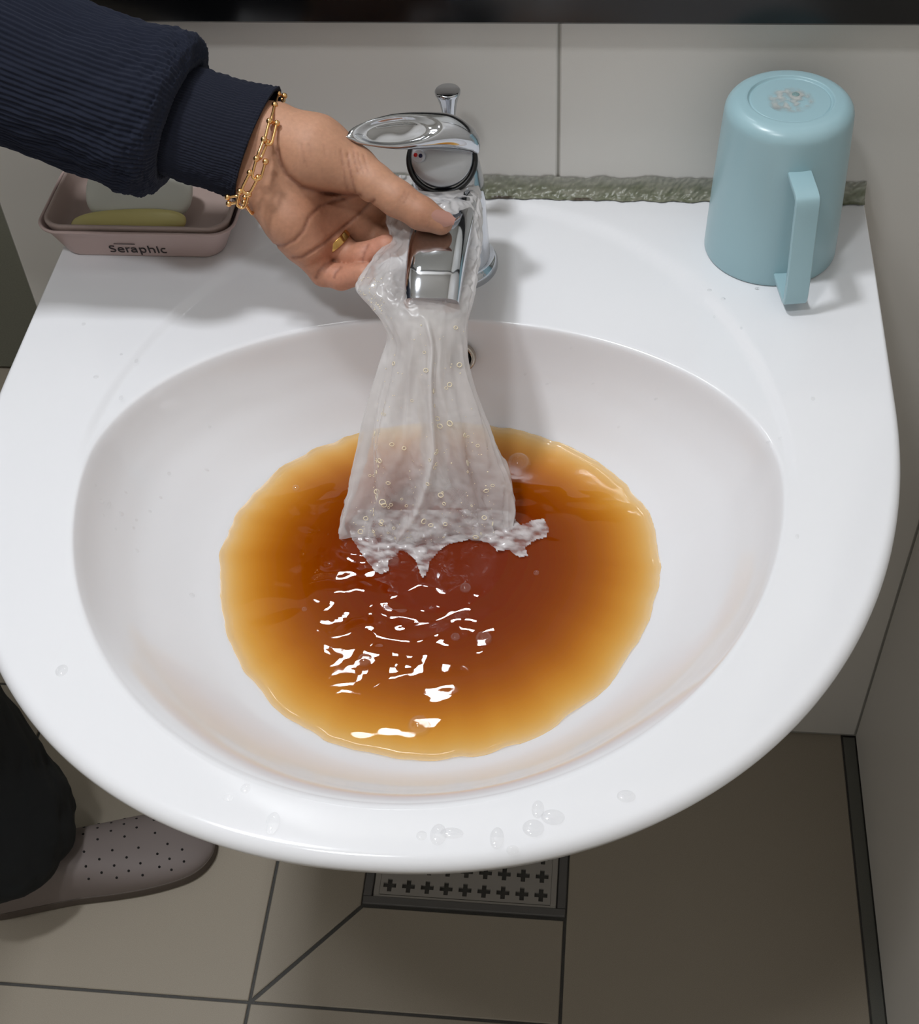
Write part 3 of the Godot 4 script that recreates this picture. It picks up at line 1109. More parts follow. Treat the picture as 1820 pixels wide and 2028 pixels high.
func hand(t: Node3D, o: Vector3) -> void:
	var f := Flesh.new()
	f.k0 = 0.011
	f.k1 = 0.0035
	var bones := [
		[Vector3(-0.1688, 0.8298, 0.1046), Vector3(-0.1224, 0.8194, 0.1123), 17.0, 17.6, 0], [Vector3(-0.1719, 0.8174, 0.1159), Vector3(-0.1292, 0.7993, 0.1299), 17.0, 17.2, 0],
		[Vector3(-0.1267, 0.8092, 0.1214), Vector3(-0.1157, 0.7998, 0.1183), 17.0, 16.0, 0],
		[Vector3(-0.1164, 0.8184, 0.1140), Vector3(-0.0931, 0.8131, 0.1226), 18.2, 21.0, 0], [Vector3(-0.0931, 0.8131, 0.1226), Vector3(-0.0713, 0.8066, 0.1282), 21.0, 15.2, 0],
		[Vector3(-0.1232, 0.7942, 0.1348), Vector3(-0.1076, 0.7777, 0.1450), 16.5, 15.2, 0], [Vector3(-0.1076, 0.7777, 0.1450), Vector3(-0.0996, 0.7655, 0.1515), 15.2, 12.6, 0],
		[Vector3(-0.1099, 0.7828, 0.1184), Vector3(-0.0890, 0.7700, 0.1145), 16.0, 12.0, 0], [Vector3(-0.1161, 0.7965, 0.1190), Vector3(-0.1025, 0.7751, 0.1275), 16.5, 15.0, 0],
		[Vector3(-0.1015, 0.7642, 0.1457), Vector3(-0.0915, 0.7646, 0.1301), 11.0, 11.0, 0], [Vector3(-0.0915, 0.7646, 0.1301), Vector3(-0.0790, 0.7672, 0.1147), 11.0, 11.0, 0], [Vector3(-0.0790, 0.7672, 0.1147), Vector3(-0.0701, 0.7710, 0.1044), 11.0, 10.5, 0],
		[Vector3(-0.0731, 0.7991, 0.1217), Vector3(-0.0687, 0.7766, 0.1101), 12.0, 9.0, 0],
		[Vector3(-0.0982, 0.7599, 0.1410), Vector3(-0.0888, 0.7454, 0.1407), 9.0, 8.0, 0],
		# thumb
		[Vector3(-0.0770, 0.8083, 0.1271), Vector3(-0.0660, 0.8063, 0.1299), 15.4, 13.4, 1], [Vector3(-0.0660, 0.8063, 0.1299), Vector3(-0.0545, 0.8026, 0.1376), 13.4, 11.8, 1], [Vector3(-0.0545, 0.8026, 0.1376), Vector3(-0.0393, 0.7971, 0.1462), 11.8, 11.1, 1], [Vector3(-0.0393, 0.7971, 0.1462), Vector3(-0.0236, 0.7910, 0.1529), 11.0, 10.0, 1], [Vector3(-0.0236, 0.7910, 0.1529), Vector3(-0.0115, 0.7873, 0.1568), 10.0, 7.6, 1],
		# little finger
		[Vector3(-0.1023, 0.7608, 0.1512), Vector3(-0.0904, 0.7444, 0.1542), 9.6, 8.5, 2], [Vector3(-0.0904, 0.7444, 0.1542), Vector3(-0.0780, 0.7451, 0.1592), 8.5, 8.0, 2], [Vector3(-0.0780, 0.7451, 0.1592), Vector3(-0.0605, 0.7535, 0.1651), 8.0, 7.2, 2],
		# ring finger
		[Vector3(-0.0899, 0.7644, 0.1361), Vector3(-0.0765, 0.7480, 0.1405), 9.6, 9.0, 3], [Vector3(-0.0765, 0.7480, 0.1405), Vector3(-0.0637, 0.7532, 0.1479), 9.0, 8.7, 3], [Vector3(-0.0639, 0.7526, 0.1471), Vector3(-0.0482, 0.7632, 0.1494), 8.7, 7.4, 3],
		# middle and index finger
		[Vector3(-0.0756, 0.7644, 0.1218), Vector3(-0.0627, 0.7468, 0.1215), 10.2, 9.8, 4], [Vector3(-0.0627, 0.7468, 0.1215), Vector3(-0.0454, 0.7519, 0.1329), 9.6, 8.2, 4],
		[Vector3(-0.0645, 0.7696, 0.1143), Vector3(-0.0532, 0.7494, 0.1050), 9.6, 9.0, 5], [Vector3(-0.0532, 0.7494, 0.1050), Vector3(-0.0406, 0.7590, 0.1241), 9.0, 8.0, 5]]
	for b in bones:
		f.bone(b[0], b[1], b[2] * 0.001, b[3] * 0.001, b[4])
	f.crease_dir = (Vector3(-0.0948, 0.7683, 0.1112) - Vector3(-0.0741, 0.8273, 0.1931)).normalized()
	f.creases = [
		[[Vector3(-0.1167, 0.8108, 0.1181), Vector3(-0.1153, 0.8070, 0.1222), Vector3(-0.1105, 0.8004, 0.1289), Vector3(-0.1014, 0.7953, 0.1332), Vector3(-0.0870, 0.7923, 0.1345), Vector3(-0.0690, 0.7904, 0.1339)], 0.0013, 0.0013],
		[[Vector3(-0.0652, 0.7902, 0.1336), Vector3(-0.0799, 0.7886, 0.1376), Vector3(-0.0895, 0.7868, 0.1411), Vector3(-0.0962, 0.7822, 0.1472), Vector3(-0.0996, 0.7767, 0.1540), Vector3(-0.1045, 0.7734, 0.1585), Vector3(-0.1119, 0.7712, 0.1621), Vector3(-0.1166, 0.7717, 0.1623)], 0.0009, 0.0010],
		[[Vector3(-0.1062, 0.7636, 0.1637), Vector3(-0.1008, 0.7635, 0.1630), Vector3(-0.0894, 0.7676, 0.1566), Vector3(-0.0740, 0.7751, 0.1458), Vector3(-0.0642, 0.7804, 0.1385), Vector3(-0.0576, 0.7853, 0.1318)], 0.0009, 0.0013],
		[[Vector3(-0.0911, 0.7540, 0.1723), Vector3(-0.0894, 0.7568, 0.1688), Vector3(-0.0857, 0.7594, 0.1654), Vector3(-0.0801, 0.7606, 0.1631)], 0.0009, 0.0012],
		[[Vector3(-0.0797, 0.7534, 0.1712), Vector3(-0.0789, 0.7555, 0.1687), Vector3(-0.0755, 0.7579, 0.1656)], 0.0008, 0.0009],
		[[Vector3(-0.0620, 0.7595, 0.1616), Vector3(-0.0613, 0.7629, 0.1577), Vector3(-0.0593, 0.7664, 0.1535)], 0.0008, 0.0008],
		[[Vector3(-0.0748, 0.8180, 0.1279), Vector3(-0.0736, 0.8128, 0.1336), Vector3(-0.0714, 0.8065, 0.1404), Vector3(-0.0692, 0.8006, 0.1467)], 0.0008, 0.0006],
		[[Vector3(-0.0707, 0.8168, 0.1287), Vector3(-0.0691, 0.8105, 0.1355), Vector3(-0.0663, 0.8040, 0.1425), Vector3(-0.0642, 0.7997, 0.1469)], 0.0007, 0.0008],
		[[Vector3(-0.0674, 0.8177, 0.1272), Vector3(-0.0662, 0.8135, 0.1317), Vector3(-0.0637, 0.8082, 0.1373)], 0.0006, 0.0006],
		[[Vector3(-0.0646, 0.8169, 0.1276), Vector3(-0.0634, 0.8129, 0.1319), Vector3(-0.0610, 0.8087, 0.1364)], 0.0006, 0.0005],
		[[Vector3(-0.0611, 0.8157, 0.1284), Vector3(-0.0596, 0.8119, 0.1325), Vector3(-0.0579, 0.8085, 0.1361)], 0.0006, 0.0005],
		[[Vector3(-0.0988, 0.8219, 0.1272), Vector3(-0.0976, 0.8170, 0.1324), Vector3(-0.0955, 0.8128, 0.1369)], 0.0007, 0.0004],
		[[Vector3(-0.0945, 0.8221, 0.1263), Vector3(-0.0923, 0.8158, 0.1331)], 0.0006, 0.0003],
		[[Vector3(-0.0858, 0.8210, 0.1262), Vector3(-0.0840, 0.8160, 0.1316)], 0.0006, 0.0003],
		[[Vector3(-0.0352, 0.8000, 0.1423), Vector3(-0.0360, 0.7984, 0.1442), Vector3(-0.0386, 0.7960, 0.1473)], 0.0007, 0.0004],
		[[Vector3(-0.0327, 0.7992, 0.1427), Vector3(-0.0335, 0.7974, 0.1449), Vector3(-0.0358, 0.7950, 0.1479)], 0.0006, 0.0004]]
	var va := f.mesh_arrays(0.0013)
	var v: PackedVector3Array = va[0]
	var cols := PackedColorArray()
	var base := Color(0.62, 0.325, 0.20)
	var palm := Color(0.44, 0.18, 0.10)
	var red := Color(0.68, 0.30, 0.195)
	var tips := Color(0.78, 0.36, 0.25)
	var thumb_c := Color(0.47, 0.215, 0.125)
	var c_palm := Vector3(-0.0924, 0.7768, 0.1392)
	var c_pinky := Vector3(-0.0782, 0.7510, 0.1661)
	var c_ring := Vector3(-0.0513, 0.7635, 0.1525)
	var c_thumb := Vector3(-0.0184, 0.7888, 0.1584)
	for p in v:
		var c := base
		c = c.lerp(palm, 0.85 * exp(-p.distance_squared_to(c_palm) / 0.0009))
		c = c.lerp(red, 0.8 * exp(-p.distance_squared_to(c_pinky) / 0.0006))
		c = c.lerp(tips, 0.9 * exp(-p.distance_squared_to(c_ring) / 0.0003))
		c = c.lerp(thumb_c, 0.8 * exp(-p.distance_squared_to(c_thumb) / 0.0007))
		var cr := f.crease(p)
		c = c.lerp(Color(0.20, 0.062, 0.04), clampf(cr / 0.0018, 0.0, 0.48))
		var n := noise.get_noise_3dv(p * 260.0) * 0.10 + fine.get_noise_3dv(p * 900.0) * 0.07
		c = Color(c.r * (1.0 + n), c.g * (1.0 + n), c.b * (1.0 + n))
		cols.append(c)
	var skin_mat := speckled(mat(Color.WHITE, 0.52), 0.5, 0.80, 1.0, 55.0, 71, 0.045)
	skin_mat.vertex_color_use_as_albedo = true
	skin_mat.subsurf_scatter_enabled = true
	skin_mat.subsurf_scatter_strength = 0.10
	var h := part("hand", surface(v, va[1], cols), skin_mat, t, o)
	# nails
	var nail_mat := mat(Color(0.64, 0.47, 0.42), 0.14)
	nail(h, Vector3(-0.0210, 0.7902, 0.1538), Vector3(-0.0021, 0.7869, 0.1574), 0.0078, 0.0104, Vector3(0.09141, 1.29946, 0.84753) + Vector3(0.05, 0.12, -0.1), nail_mat)
	nail(h, Vector3(-0.0516, 0.7604, 0.1500), Vector3(-0.0425, 0.7660, 0.1514), 0.0060, 0.0068, Vector3(0.09141, 1.29946, 0.84753) + Vector3(0.3, -0.5, 0.2), nail_mat)
	# wedding band on the ring finger
	var a := Vector3(-0.0899, 0.7644, 0.1361)
	var b2 := Vector3(-0.0765, 0.7480, 0.1405)
	var d := (b2 - a).normalized()
	var c0 := a.lerp(b2, 0.46)
	var x := d.cross(Vector3.UP).normalized()
	var y := x.cross(d).normalized()
	var rows := []
	for p in [[0.0094, -0.0023], [0.0103, -0.0024], [0.01075, -0.002], [0.01075, 0.002], [0.0103, 0.0024], [0.0094, 0.0023]]:
		rows.append(ring(c0 + d * p[1], x * p[0], y * p[0], 48))
	solo("ring", skin(rows), mat(Color(0.83, 0.65, 0.38), 0.2, 1.0), "plain gold band worn on the ring finger of the hand", "ring")


func nail(h: Node3D, root: Vector3, tip: Vector3, radius: float, width: float, towards: Vector3, m: Material) -> void:
	var d := (tip - root)
	var l := d.length()
	d = d.normalized()
	var n := (towards - root).normalized()
	n = (n - d * n.dot(d)).normalized()
	var s := d.cross(n)
	var rows := []
	for i in 17:
		var t := i / 16.0
		var w := width * 0.5 * minf(1.0, pow(maxf(sin(PI * clampf(t * 0.62 + 0.06, 0.0, 1.0)), 0.0), 0.6) * 1.02) * (1.0 - 0.55 * smoothstep(0.7, 1.0, t))
		var row := PackedVector3Array()
		for j in 13:
			var q := -1.0 + j / 6.0
			var a := q * w / radius
			row.append(root + d * l * t + s * sin(a) * radius + n * (cos(a) * radius * lerpf(1.16, 1.0, t) - 0.0006 * absf(q) * absf(q)))
		rows.append(row)
	part("nail", skin(rows, false), m, h)


func sleeve(t: Node3D, o: Vector3) -> void:
	var knit := mat(Color(0.070, 0.108, 0.205), 0.95)
	knit.rim_enabled = true
	knit.rim = 0.15
	knit.rim_tint = 0.6
	speckled(knit, 0.45, 0.55, 1.0, 40.0, 91, 0.06)
	var main := [
		[Vector3(-0.4172, 0.9622, 0.1230), 64.0], [Vector3(-0.3686, 0.9213, 0.1133), 60.0], [Vector3(-0.3119, 0.8843, 0.1071), 54.0], [Vector3(-0.2586, 0.8573, 0.1083), 50.0], [Vector3(-0.2290, 0.8454, 0.1096), 49.5], [Vector3(-0.2076, 0.8370, 0.1099), 52.0], [Vector3(-0.1930, 0.8322, 0.1100), 53.5], [Vector3(-0.1845, 0.8296, 0.1102), 52.0], [Vector3(-0.1803, 0.8277, 0.1101), 47.0], [Vector3(-0.1777, 0.8270, 0.1106), 41.0], [Vector3(-0.1784, 0.8272, 0.1104), 36.0], [Vector3(-0.1822, 0.8288, 0.1107), 34.0]]
	part("sleeve", knitted(main, 96, 8, 0.0007, 0.0022, 0.85), knit, t, o)
	var cuff_mat := knit.duplicate()
	cuff_mat.albedo_color = Color(0.070, 0.098, 0.185)
	var cuff := [[Vector3(-0.1854, 0.8294, 0.1105), 35.0], [Vector3(-0.1743, 0.8267, 0.1118), 35.6], [Vector3(-0.1615, 0.8232, 0.1139), 35.6], [Vector3(-0.1488, 0.8200, 0.1155), 35.6], [Vector3(-0.1376, 0.8176, 0.1166), 36.2], [Vector3(-0.1306, 0.8160, 0.1174), 37.4], [Vector3(-0.1294, 0.8157, 0.1175), 37.2], [Vector3(-0.1300, 0.8159, 0.1174), 35.4], [Vector3(-0.1360, 0.8171, 0.1169), 34.0]]
	part("cuff", knitted(cuff, 110, 8, 0.0004, 0.0009, 0.68), cuff_mat, t, o)


func knitted(spec: Array, ribs: int, steps: int, amp: float, lump: float, flat: float) -> ArrayMesh:
	var pts := []
	var rr := []
	for e in spec:
		pts.append(e[0])
		rr.append(Vector3(e[1] * 0.001, 0, 0))
	pts = smooth_path(pts, steps)
	rr = smooth_path(rr, steps)
	var axis := Vector3(0.9346, -0.2962, 0.1932)
	var rows := []
	var w := ribs * 5
	for k in pts.size():
		var y := Vector3(0.0997, 0.7447, 0.6599)
		var x := y.cross(axis).normalized()
		var row := PackedVector3Array()
		for j in w:
			var a := TAU * j / w
			var c := Vector3(cos(a), sin(a), k * 0.035)
			var r: float = rr[k].x + amp * cos(a * ribs) + lump * noise.get_noise_3dv(c * 2.2) + lump * 0.5 * noise.get_noise_3dv(c * 6.0) + 0.0003 * sin(k * 2.0 + 3.0 * noise.get_noise_1d(a * 4.0))
			row.append(pts[k] + x * cos(a) * r + y * sin(a) * r * flat)
		rows.append(row)
	return skin(rows, true, true, false, [], true)


func legs(t: Node3D, o: Vector3) -> void:
	var cloth := mat(Color(0.062, 0.078, 0.088), 0.95)
	cloth.rim_enabled = true
	cloth.rim = 0.2
	speckled(cloth, 0.4, 0.6, 1.0, 25.0, 95, 0.03)
	for side in 2:
		var pts := []
		var rr := []
		for e in [[Vector3(-0.478, 0.075, 0.222), 62.0, 70.0], [Vector3(-0.480, 0.083, 0.221), 66.0, 74.0], [Vector3(-0.484, 0.12, 0.217), 66.0, 74.0], [Vector3(-0.500, 0.2, 0.205), 62.0, 69.0], [Vector3(-0.512, 0.34, 0.20), 61.0, 68.0], [Vector3(-0.53, 0.5, 0.22), 66.0, 72.0], [Vector3(-0.57, 0.7, 0.26), 80.0, 84.0], [Vector3(-0.60, 0.88, 0.30), 96.0, 92.0]]:
			var p: Vector3 = e[0]
			if side == 1:
				p += Vector3(-0.09, 0.0, 0.24 - (0.1 if p.y > 0.8 else 0.0))
			pts.append(p)
			rr.append(Vector3(e[1] * 0.001, e[2] * 0.001, 0))
		pts = smooth_path(pts, 7)
		rr = smooth_path(rr, 7)
		var rows := []
		for k in pts.size():
			var row := PackedVector3Array()
			for j in 72:
				var a := TAU * j / 72
				var n := 0.004 * noise.get_noise_3d(cos(a) * 1.5, sin(a) * 1.5, pts[k].y * 14.0) + 0.0025 * noise.get_noise_3d(cos(a) * 3.0, sin(a) * 3.0, pts[k].y * 40.0)
				row.append(pts[k] + Vector3(cos(a) * (rr[k].x + n), 0, sin(a) * (rr[k].y + n)))
			rows.append(row)
		part("trouser_leg", skin(rows, true, true, true), cloth, t, o)


# the rest of the person, left of the frame
func torso(t: Node3D, o: Vector3) -> void:
	var wool := speckled(mat(Color(0.070, 0.108, 0.205), 0.95), 0.45, 0.6, 1.0, 40.0, 92, 0.05)
	var f := Flesh.new()
	f.k0 = 0.06
	for b in [
		[Vector3(-0.66, 1.36, 0.24), Vector3(-0.66, 1.36, 0.50), 0.062, 0.062], [Vector3(-0.65, 1.24, 0.29), Vector3(-0.65, 1.24, 0.45), 0.108, 0.108], [Vector3(-0.655, 1.05, 0.30), Vector3(-0.655, 1.05, 0.44), 0.098, 0.098], [Vector3(-0.66, 0.90, 0.29), Vector3(-0.66, 0.90, 0.45), 0.112, 0.112],
		[Vector3(-0.66, 1.35, 0.24), Vector3(-0.52, 1.10, 0.16), 0.064, 0.060], [Vector3(-0.52, 1.10, 0.16), Vector3(-0.4029, 0.9534, 0.1231), 0.060, 0.058], [Vector3(-0.66, 1.35, 0.50), Vector3(-0.70, 1.08, 0.58), 0.064, 0.052], [Vector3(-0.70, 1.08, 0.58), Vector3(-0.64, 0.87, 0.62), 0.052, 0.040], [Vector3(-0.66, 1.36, 0.37), Vector3(-0.655, 1.43, 0.37), 0.07, 0.06]]:
		f.bone(b[0], b[1], b[2], b[3], 0)
	var va := f.mesh_arrays(0.013)
	part("sweater", surface(va[0], va[1]), wool, t, o)
	# head and neck
	var h := Flesh.new()
	h.k0 = 0.02
	var c := Vector3(-0.63, 1.585, 0.37)
	for b in [[Vector3(0, 0.025, 0), Vector3(-0.035, 0.03, 0), 0.082, 0.086, 0], [Vector3(0.03, -0.05, 0), Vector3(0.045, -0.075, 0), 0.052, 0.034, 0], [Vector3(-0.02, -0.06, 0), Vector3(-0.03, -0.19, 0), 0.052, 0.056, 0], [Vector3(0.082, 0.0, 0), Vector3(0.098, -0.028, 0), 0.008, 0.012, 0],
		[Vector3(0.082, -0.062, -0.014), Vector3(0.082, -0.062, 0.014), 0.0075, 0.0075, 0], [Vector3(0.078, -0.074, -0.012), Vector3(0.078, -0.074, 0.012), 0.008, 0.008, 0], [Vector3(-0.01, 0.005, 0.079), Vector3(-0.012, -0.03, 0.077), 0.012, 0.009, 0], [Vector3(-0.01, 0.005, -0.079), Vector3(-0.012, -0.03, -0.077), 0.012, 0.009, 0]]:
		h.bone(c + b[0], c + b[1], b[2], b[3], 0)
	va = h.mesh_arrays(0.005)
	var flesh := mat(Color(0.80, 0.61, 0.49), 0.55)
	var head := part("head", surface(va[0], va[1]), flesh, t, o)
	var ball := SphereMesh.new()
	ball.radius = 0.0115
	ball.height = 0.023
	var pupil := SphereMesh.new()
	pupil.radius = 0.0055
	pupil.height = 0.011
	for s in [-1.0, 1.0]:
		part("eye", ball, mat(Color(0.9, 0.89, 0.87), 0.2), head, c + Vector3(0.0665, 0.0, 0.031 * s))
		part("iris", pupil, mat(Color(0.09, 0.05, 0.03), 0.15), head, c + Vector3(0.0735, -0.001, 0.031 * s))
	var hair := Flesh.new()
	hair.k0 = 0.03
	for b in [[Vector3(-0.012, 0.05, 0), Vector3(-0.045, 0.04, 0), 0.084, 0.094], [Vector3(-0.06, 0.0, 0), Vector3(-0.075, -0.14, 0), 0.08, 0.06], [Vector3(-0.035, 0.02, 0.06), Vector3(-0.045, -0.12, 0.065), 0.034, 0.026], [Vector3(-0.035, 0.02, -0.06), Vector3(-0.045, -0.12, -0.065), 0.034, 0.026]]:
		hair.bone(c + b[0], c + b[1], b[2], b[3], 0)
	va = hair.mesh_arrays(0.007)
	part("hair", surface(va[0], va[1]), mat(Color(0.07, 0.05, 0.04), 0.6), t, o)
	# the other hand, hanging
	var g := Flesh.new()
	g.k0 = 0.012
	var w := Vector3(-0.638, 0.86, 0.622)
	g.bone(w, w + Vector3(0.01, -0.05, 0.004), 0.024, 0.024, 0)
	for k in 4:
		var x := 0.028 - 0.019 * k
		g.bone(w + Vector3(0.0, -0.03, 0), w + Vector3(0.012 + x, -0.085, 0.004), 0.016, 0.011, 0)
		var l: float = [0.040, 0.045, 0.041, 0.032][k]
		var p := w + Vector3(0.012 + x, -0.085, 0.004)
		var q := p + Vector3(x * 0.15, -l, -0.010)
		g.bone(p, q, 0.0095, 0.0085, k + 1)
		g.bone(q, q + Vector3(0, -l * 0.72, -0.020), 0.0085, 0.0072, k + 1)
	g.bone(w + Vector3(0.02, -0.03, -0.005), w + Vector3(0.045, -0.068, -0.02), 0.014, 0.011, 5)
	g.bone(w + Vector3(0.045, -0.068, -0.02), w + Vector3(0.052, -0.105, -0.03), 0.011, 0.0085, 5)
	va = g.mesh_arrays(0.003)
	part("hand", surface(va[0], va[1]), flesh, t, o)


func shoe() -> void:
	var rubber := speckled(mat(Color(0.52, 0.475, 0.46), 0.6), 0.3, 0.88, 1.0, 20.0, 45)
	var t := thing("slipper", Vector3(-0.42, 0, 0.21), "grey rubber slipper with rows of tiny holes under the basin", "slipper")
	var o := -t.position
	var heel := Vector3(-0.545, 0.0, 0.262)
	var toe := Vector3(-0.2925, 0.0, 0.1735)
	var d := (toe - heel).normalized()
	var s := Vector3(-d.z, 0, d.x)
	if s.z < 0.0:
		s = -s
	var l := heel.distance_to(toe)
	# along the foot: share of the length, half width, height of the top
	var tab := [[0.0, 0.002, 0.020], [0.012, 0.012, 0.028], [0.05, 0.022, 0.036], [0.15, 0.029, 0.055], [0.30, 0.031, 0.072], [0.45, 0.033, 0.062], [0.60, 0.038, 0.048], [0.74, 0.0405, 0.038], [0.86, 0.0385, 0.031], [0.93, 0.032, 0.026], [0.975, 0.021, 0.021], [0.992, 0.012, 0.0175], [1.0, 0.002, 0.015]]
	var rows := []
	var sole := []
	var crown := []
	var path := []
	for e in tab:
		path.append(Vector3(e[0], e[1], e[2]))
	path = smooth_path(path, 6)
	for e in path:
		var c: Vector3 = heel + d * l * e.x
		var row := PackedVector3Array()
		for j in 25:
			var a := PI * j / 24.0
			row.append(c + s * e.y * signf(cos(a)) * pow(absf(cos(a)), 0.75) + Vector3.UP * (0.012 + (e.z - 0.012) * pow(sin(a), 0.7)))
		rows.append(row)
		var r2 := PackedVector3Array()
		for q in [[1.0, 0.0135], [1.03, 0.012], [1.03, 0.002], [0.98, 0.0004], [-0.98, 0.0004], [-1.03, 0.002], [-1.03, 0.012], [-1.0, 0.0135]]:
			r2.append(c + s * (e.y * q[0]) + Vector3.UP * q[1])
		sole.append(r2)
	part("upper", skin(rows, false, false, false, [], true), rubber, t, o)
	part("sole", skin(sole, true, true, true, [], true), mat(Color(0.34, 0.30, 0.27), 0.7), t, o)
	# rows of tiny holes over the toes
	var dots := []
	for i in 8:
		for j in 5:
			var u := 0.55 + 0.047 * i
			var e: Vector3 = Vector3.ZERO
			for k in path.size() - 1:
				if path[k].x <= u and path[k + 1].x > u:
					e = path[k]
			var a := 0.62 + (j + 0.5 * (i % 2)) * 0.42
			if a > 2.6:
				continue
			var p: Vector3 = heel + d * l * e.x + s * e.y * signf(cos(a)) * pow(absf(cos(a)), 0.75) + Vector3.UP * (0.012 + (e.z - 0.012) * pow(sin(a), 0.7))
			var n := (Vector3.UP * sin(a) * e.y + s * cos(a) * (e.z - 0.012) * 1.4).normalized()
			var q := Quaternion(Vector3.UP, n)
			dots.append(Transform3D(Basis(q), p + n * 0.0001))
	var pin := lathe([[0.0013, -0.002], [0.0013, 0.0003], [0.0002, 0.0003]], 10)
	for x in dots:
		var m := part("hole", pin, mat_hole(), t, x.origin + o)
		m.basis = x.basis


var _hole: StandardMaterial3D


func mat_hole() -> StandardMaterial3D:
	if _hole == null:
		_hole = mat(Color(0.08, 0.07, 0.065), 0.9)
	return _hole


# ---------------------------------------------------------------- bracelet
func bracelet() -> void:
	var gold := mat(Color(0.93, 0.74, 0.50), 0.2, 1.0)
	var t := thing("bracelet", Vector3(-0.1243, 0.8194, 0.1338), "gold chain bracelet of U-shaped links with small balls at the wrist", "bracelet")
	var o := -t.position
	var eye := Vector3(0.09141, 1.29946, 0.84753)
	# from, to, width across, whether the link lies flat towards the viewer
	for e in [
		[Vector3(-0.1161, 0.8355, 0.0932), Vector3(-0.1147, 0.8380, 0.1144), 0.0040, 1], [Vector3(-0.1158, 0.8380, 0.1116), Vector3(-0.1152, 0.8376, 0.1271), 0.0040, 0], [Vector3(-0.1141, 0.8386, 0.1287), Vector3(-0.1159, 0.8321, 0.1425), 0.0046, 1], [Vector3(-0.1172, 0.8335, 0.1410), Vector3(-0.1210, 0.8266, 0.1494), 0.0050, 0],
		[Vector3(-0.1192, 0.8265, 0.1508), Vector3(-0.1226, 0.8176, 0.1583), 0.0056, 1], [Vector3(-0.1236, 0.8195, 0.1563), Vector3(-0.1297, 0.8103, 0.1616), 0.0056, 1], [Vector3(-0.1303, 0.8097, 0.1608), Vector3(-0.1343, 0.7998, 0.1620), 0.0054, 1], [Vector3(-0.1333, 0.7992, 0.1534), Vector3(-0.1303, 0.7884, 0.1515), 0.0044, 0], [Vector3(-0.1440, 0.7983, 0.1530), Vector3(-0.1367, 0.7998, 0.1533), 0.0040, 1],
		[Vector3(-0.1214, 0.8252, 0.0813), Vector3(-0.1262, 0.8127, 0.0765), 0.005, 1], [Vector3(-0.1271, 0.8121, 0.0773), Vector3(-0.1310, 0.8003, 0.0806), 0.005, 0], [Vector3(-0.1316, 0.8003, 0.0807), Vector3(-0.1358, 0.7899, 0.0870), 0.005, 1], [Vector3(-0.1358, 0.7899, 0.0870), Vector3(-0.1385, 0.7812, 0.0972), 0.005, 0], [Vector3(-0.1383, 0.7818, 0.0980), Vector3(-0.1389, 0.7776, 0.1134), 0.005, 1], [Vector3(-0.1387, 0.7782, 0.1143), Vector3(-0.1358, 0.7812, 0.1332), 0.005, 0], [Vector3(-0.1358, 0.7812, 0.1332), Vector3(-0.1317, 0.7867, 0.1476), 0.005, 1]]:
		var a: Vector3 = e[0]
		var b: Vector3 = e[1]
		var d := (b - a).normalized()
		var n := (eye - a).normalized()
		n = (n - d * n.dot(d)).normalized()
		var s := d.cross(n)
		if e[3] == 0:
			s = (n * 0.86 + s * 0.5).normalized()
		var w: float = e[2] / 2.0
		var path := [a + s * w, a.lerp(b, 0.35) + s * w, a.lerp(b, 0.7) + s * w]
		for k in range(1, 8):
			var q := PI * k / 8.0
			path.append(b - d * w + s * w * cos(q) + d * w * sin(q))
		path.append_array([a.lerp(b, 0.7) - s * w, a.lerp(b, 0.35) - s * w, a - s * w])
		var link := part("link", tube(path, 0.00092, 10), gold, t, o)
		var ball := SphereMesh.new()
		ball.radius = 0.0020
		ball.height = 0.0040
		ball.radial_segments = 18
		ball.rings = 10
		for g in [1.0, -1.0]:
			part("ball", ball, gold, link, a + s * w * g)


# ---------------------------------------------------------------- plastic bag
func film_mat(rough: float) -> StandardMaterial3D:
	var m := mat(Color.WHITE, rough)
	m.albedo_texture = flat_texture()
	m.transparency = BaseMaterial3D.TRANSPARENCY_ALPHA
	m.vertex_color_use_as_albedo = true
	m.metallic_specular = 0.6
	m.backlight_enabled = true
	m.backlight = Color(0.5, 0.5, 0.5)
	return m


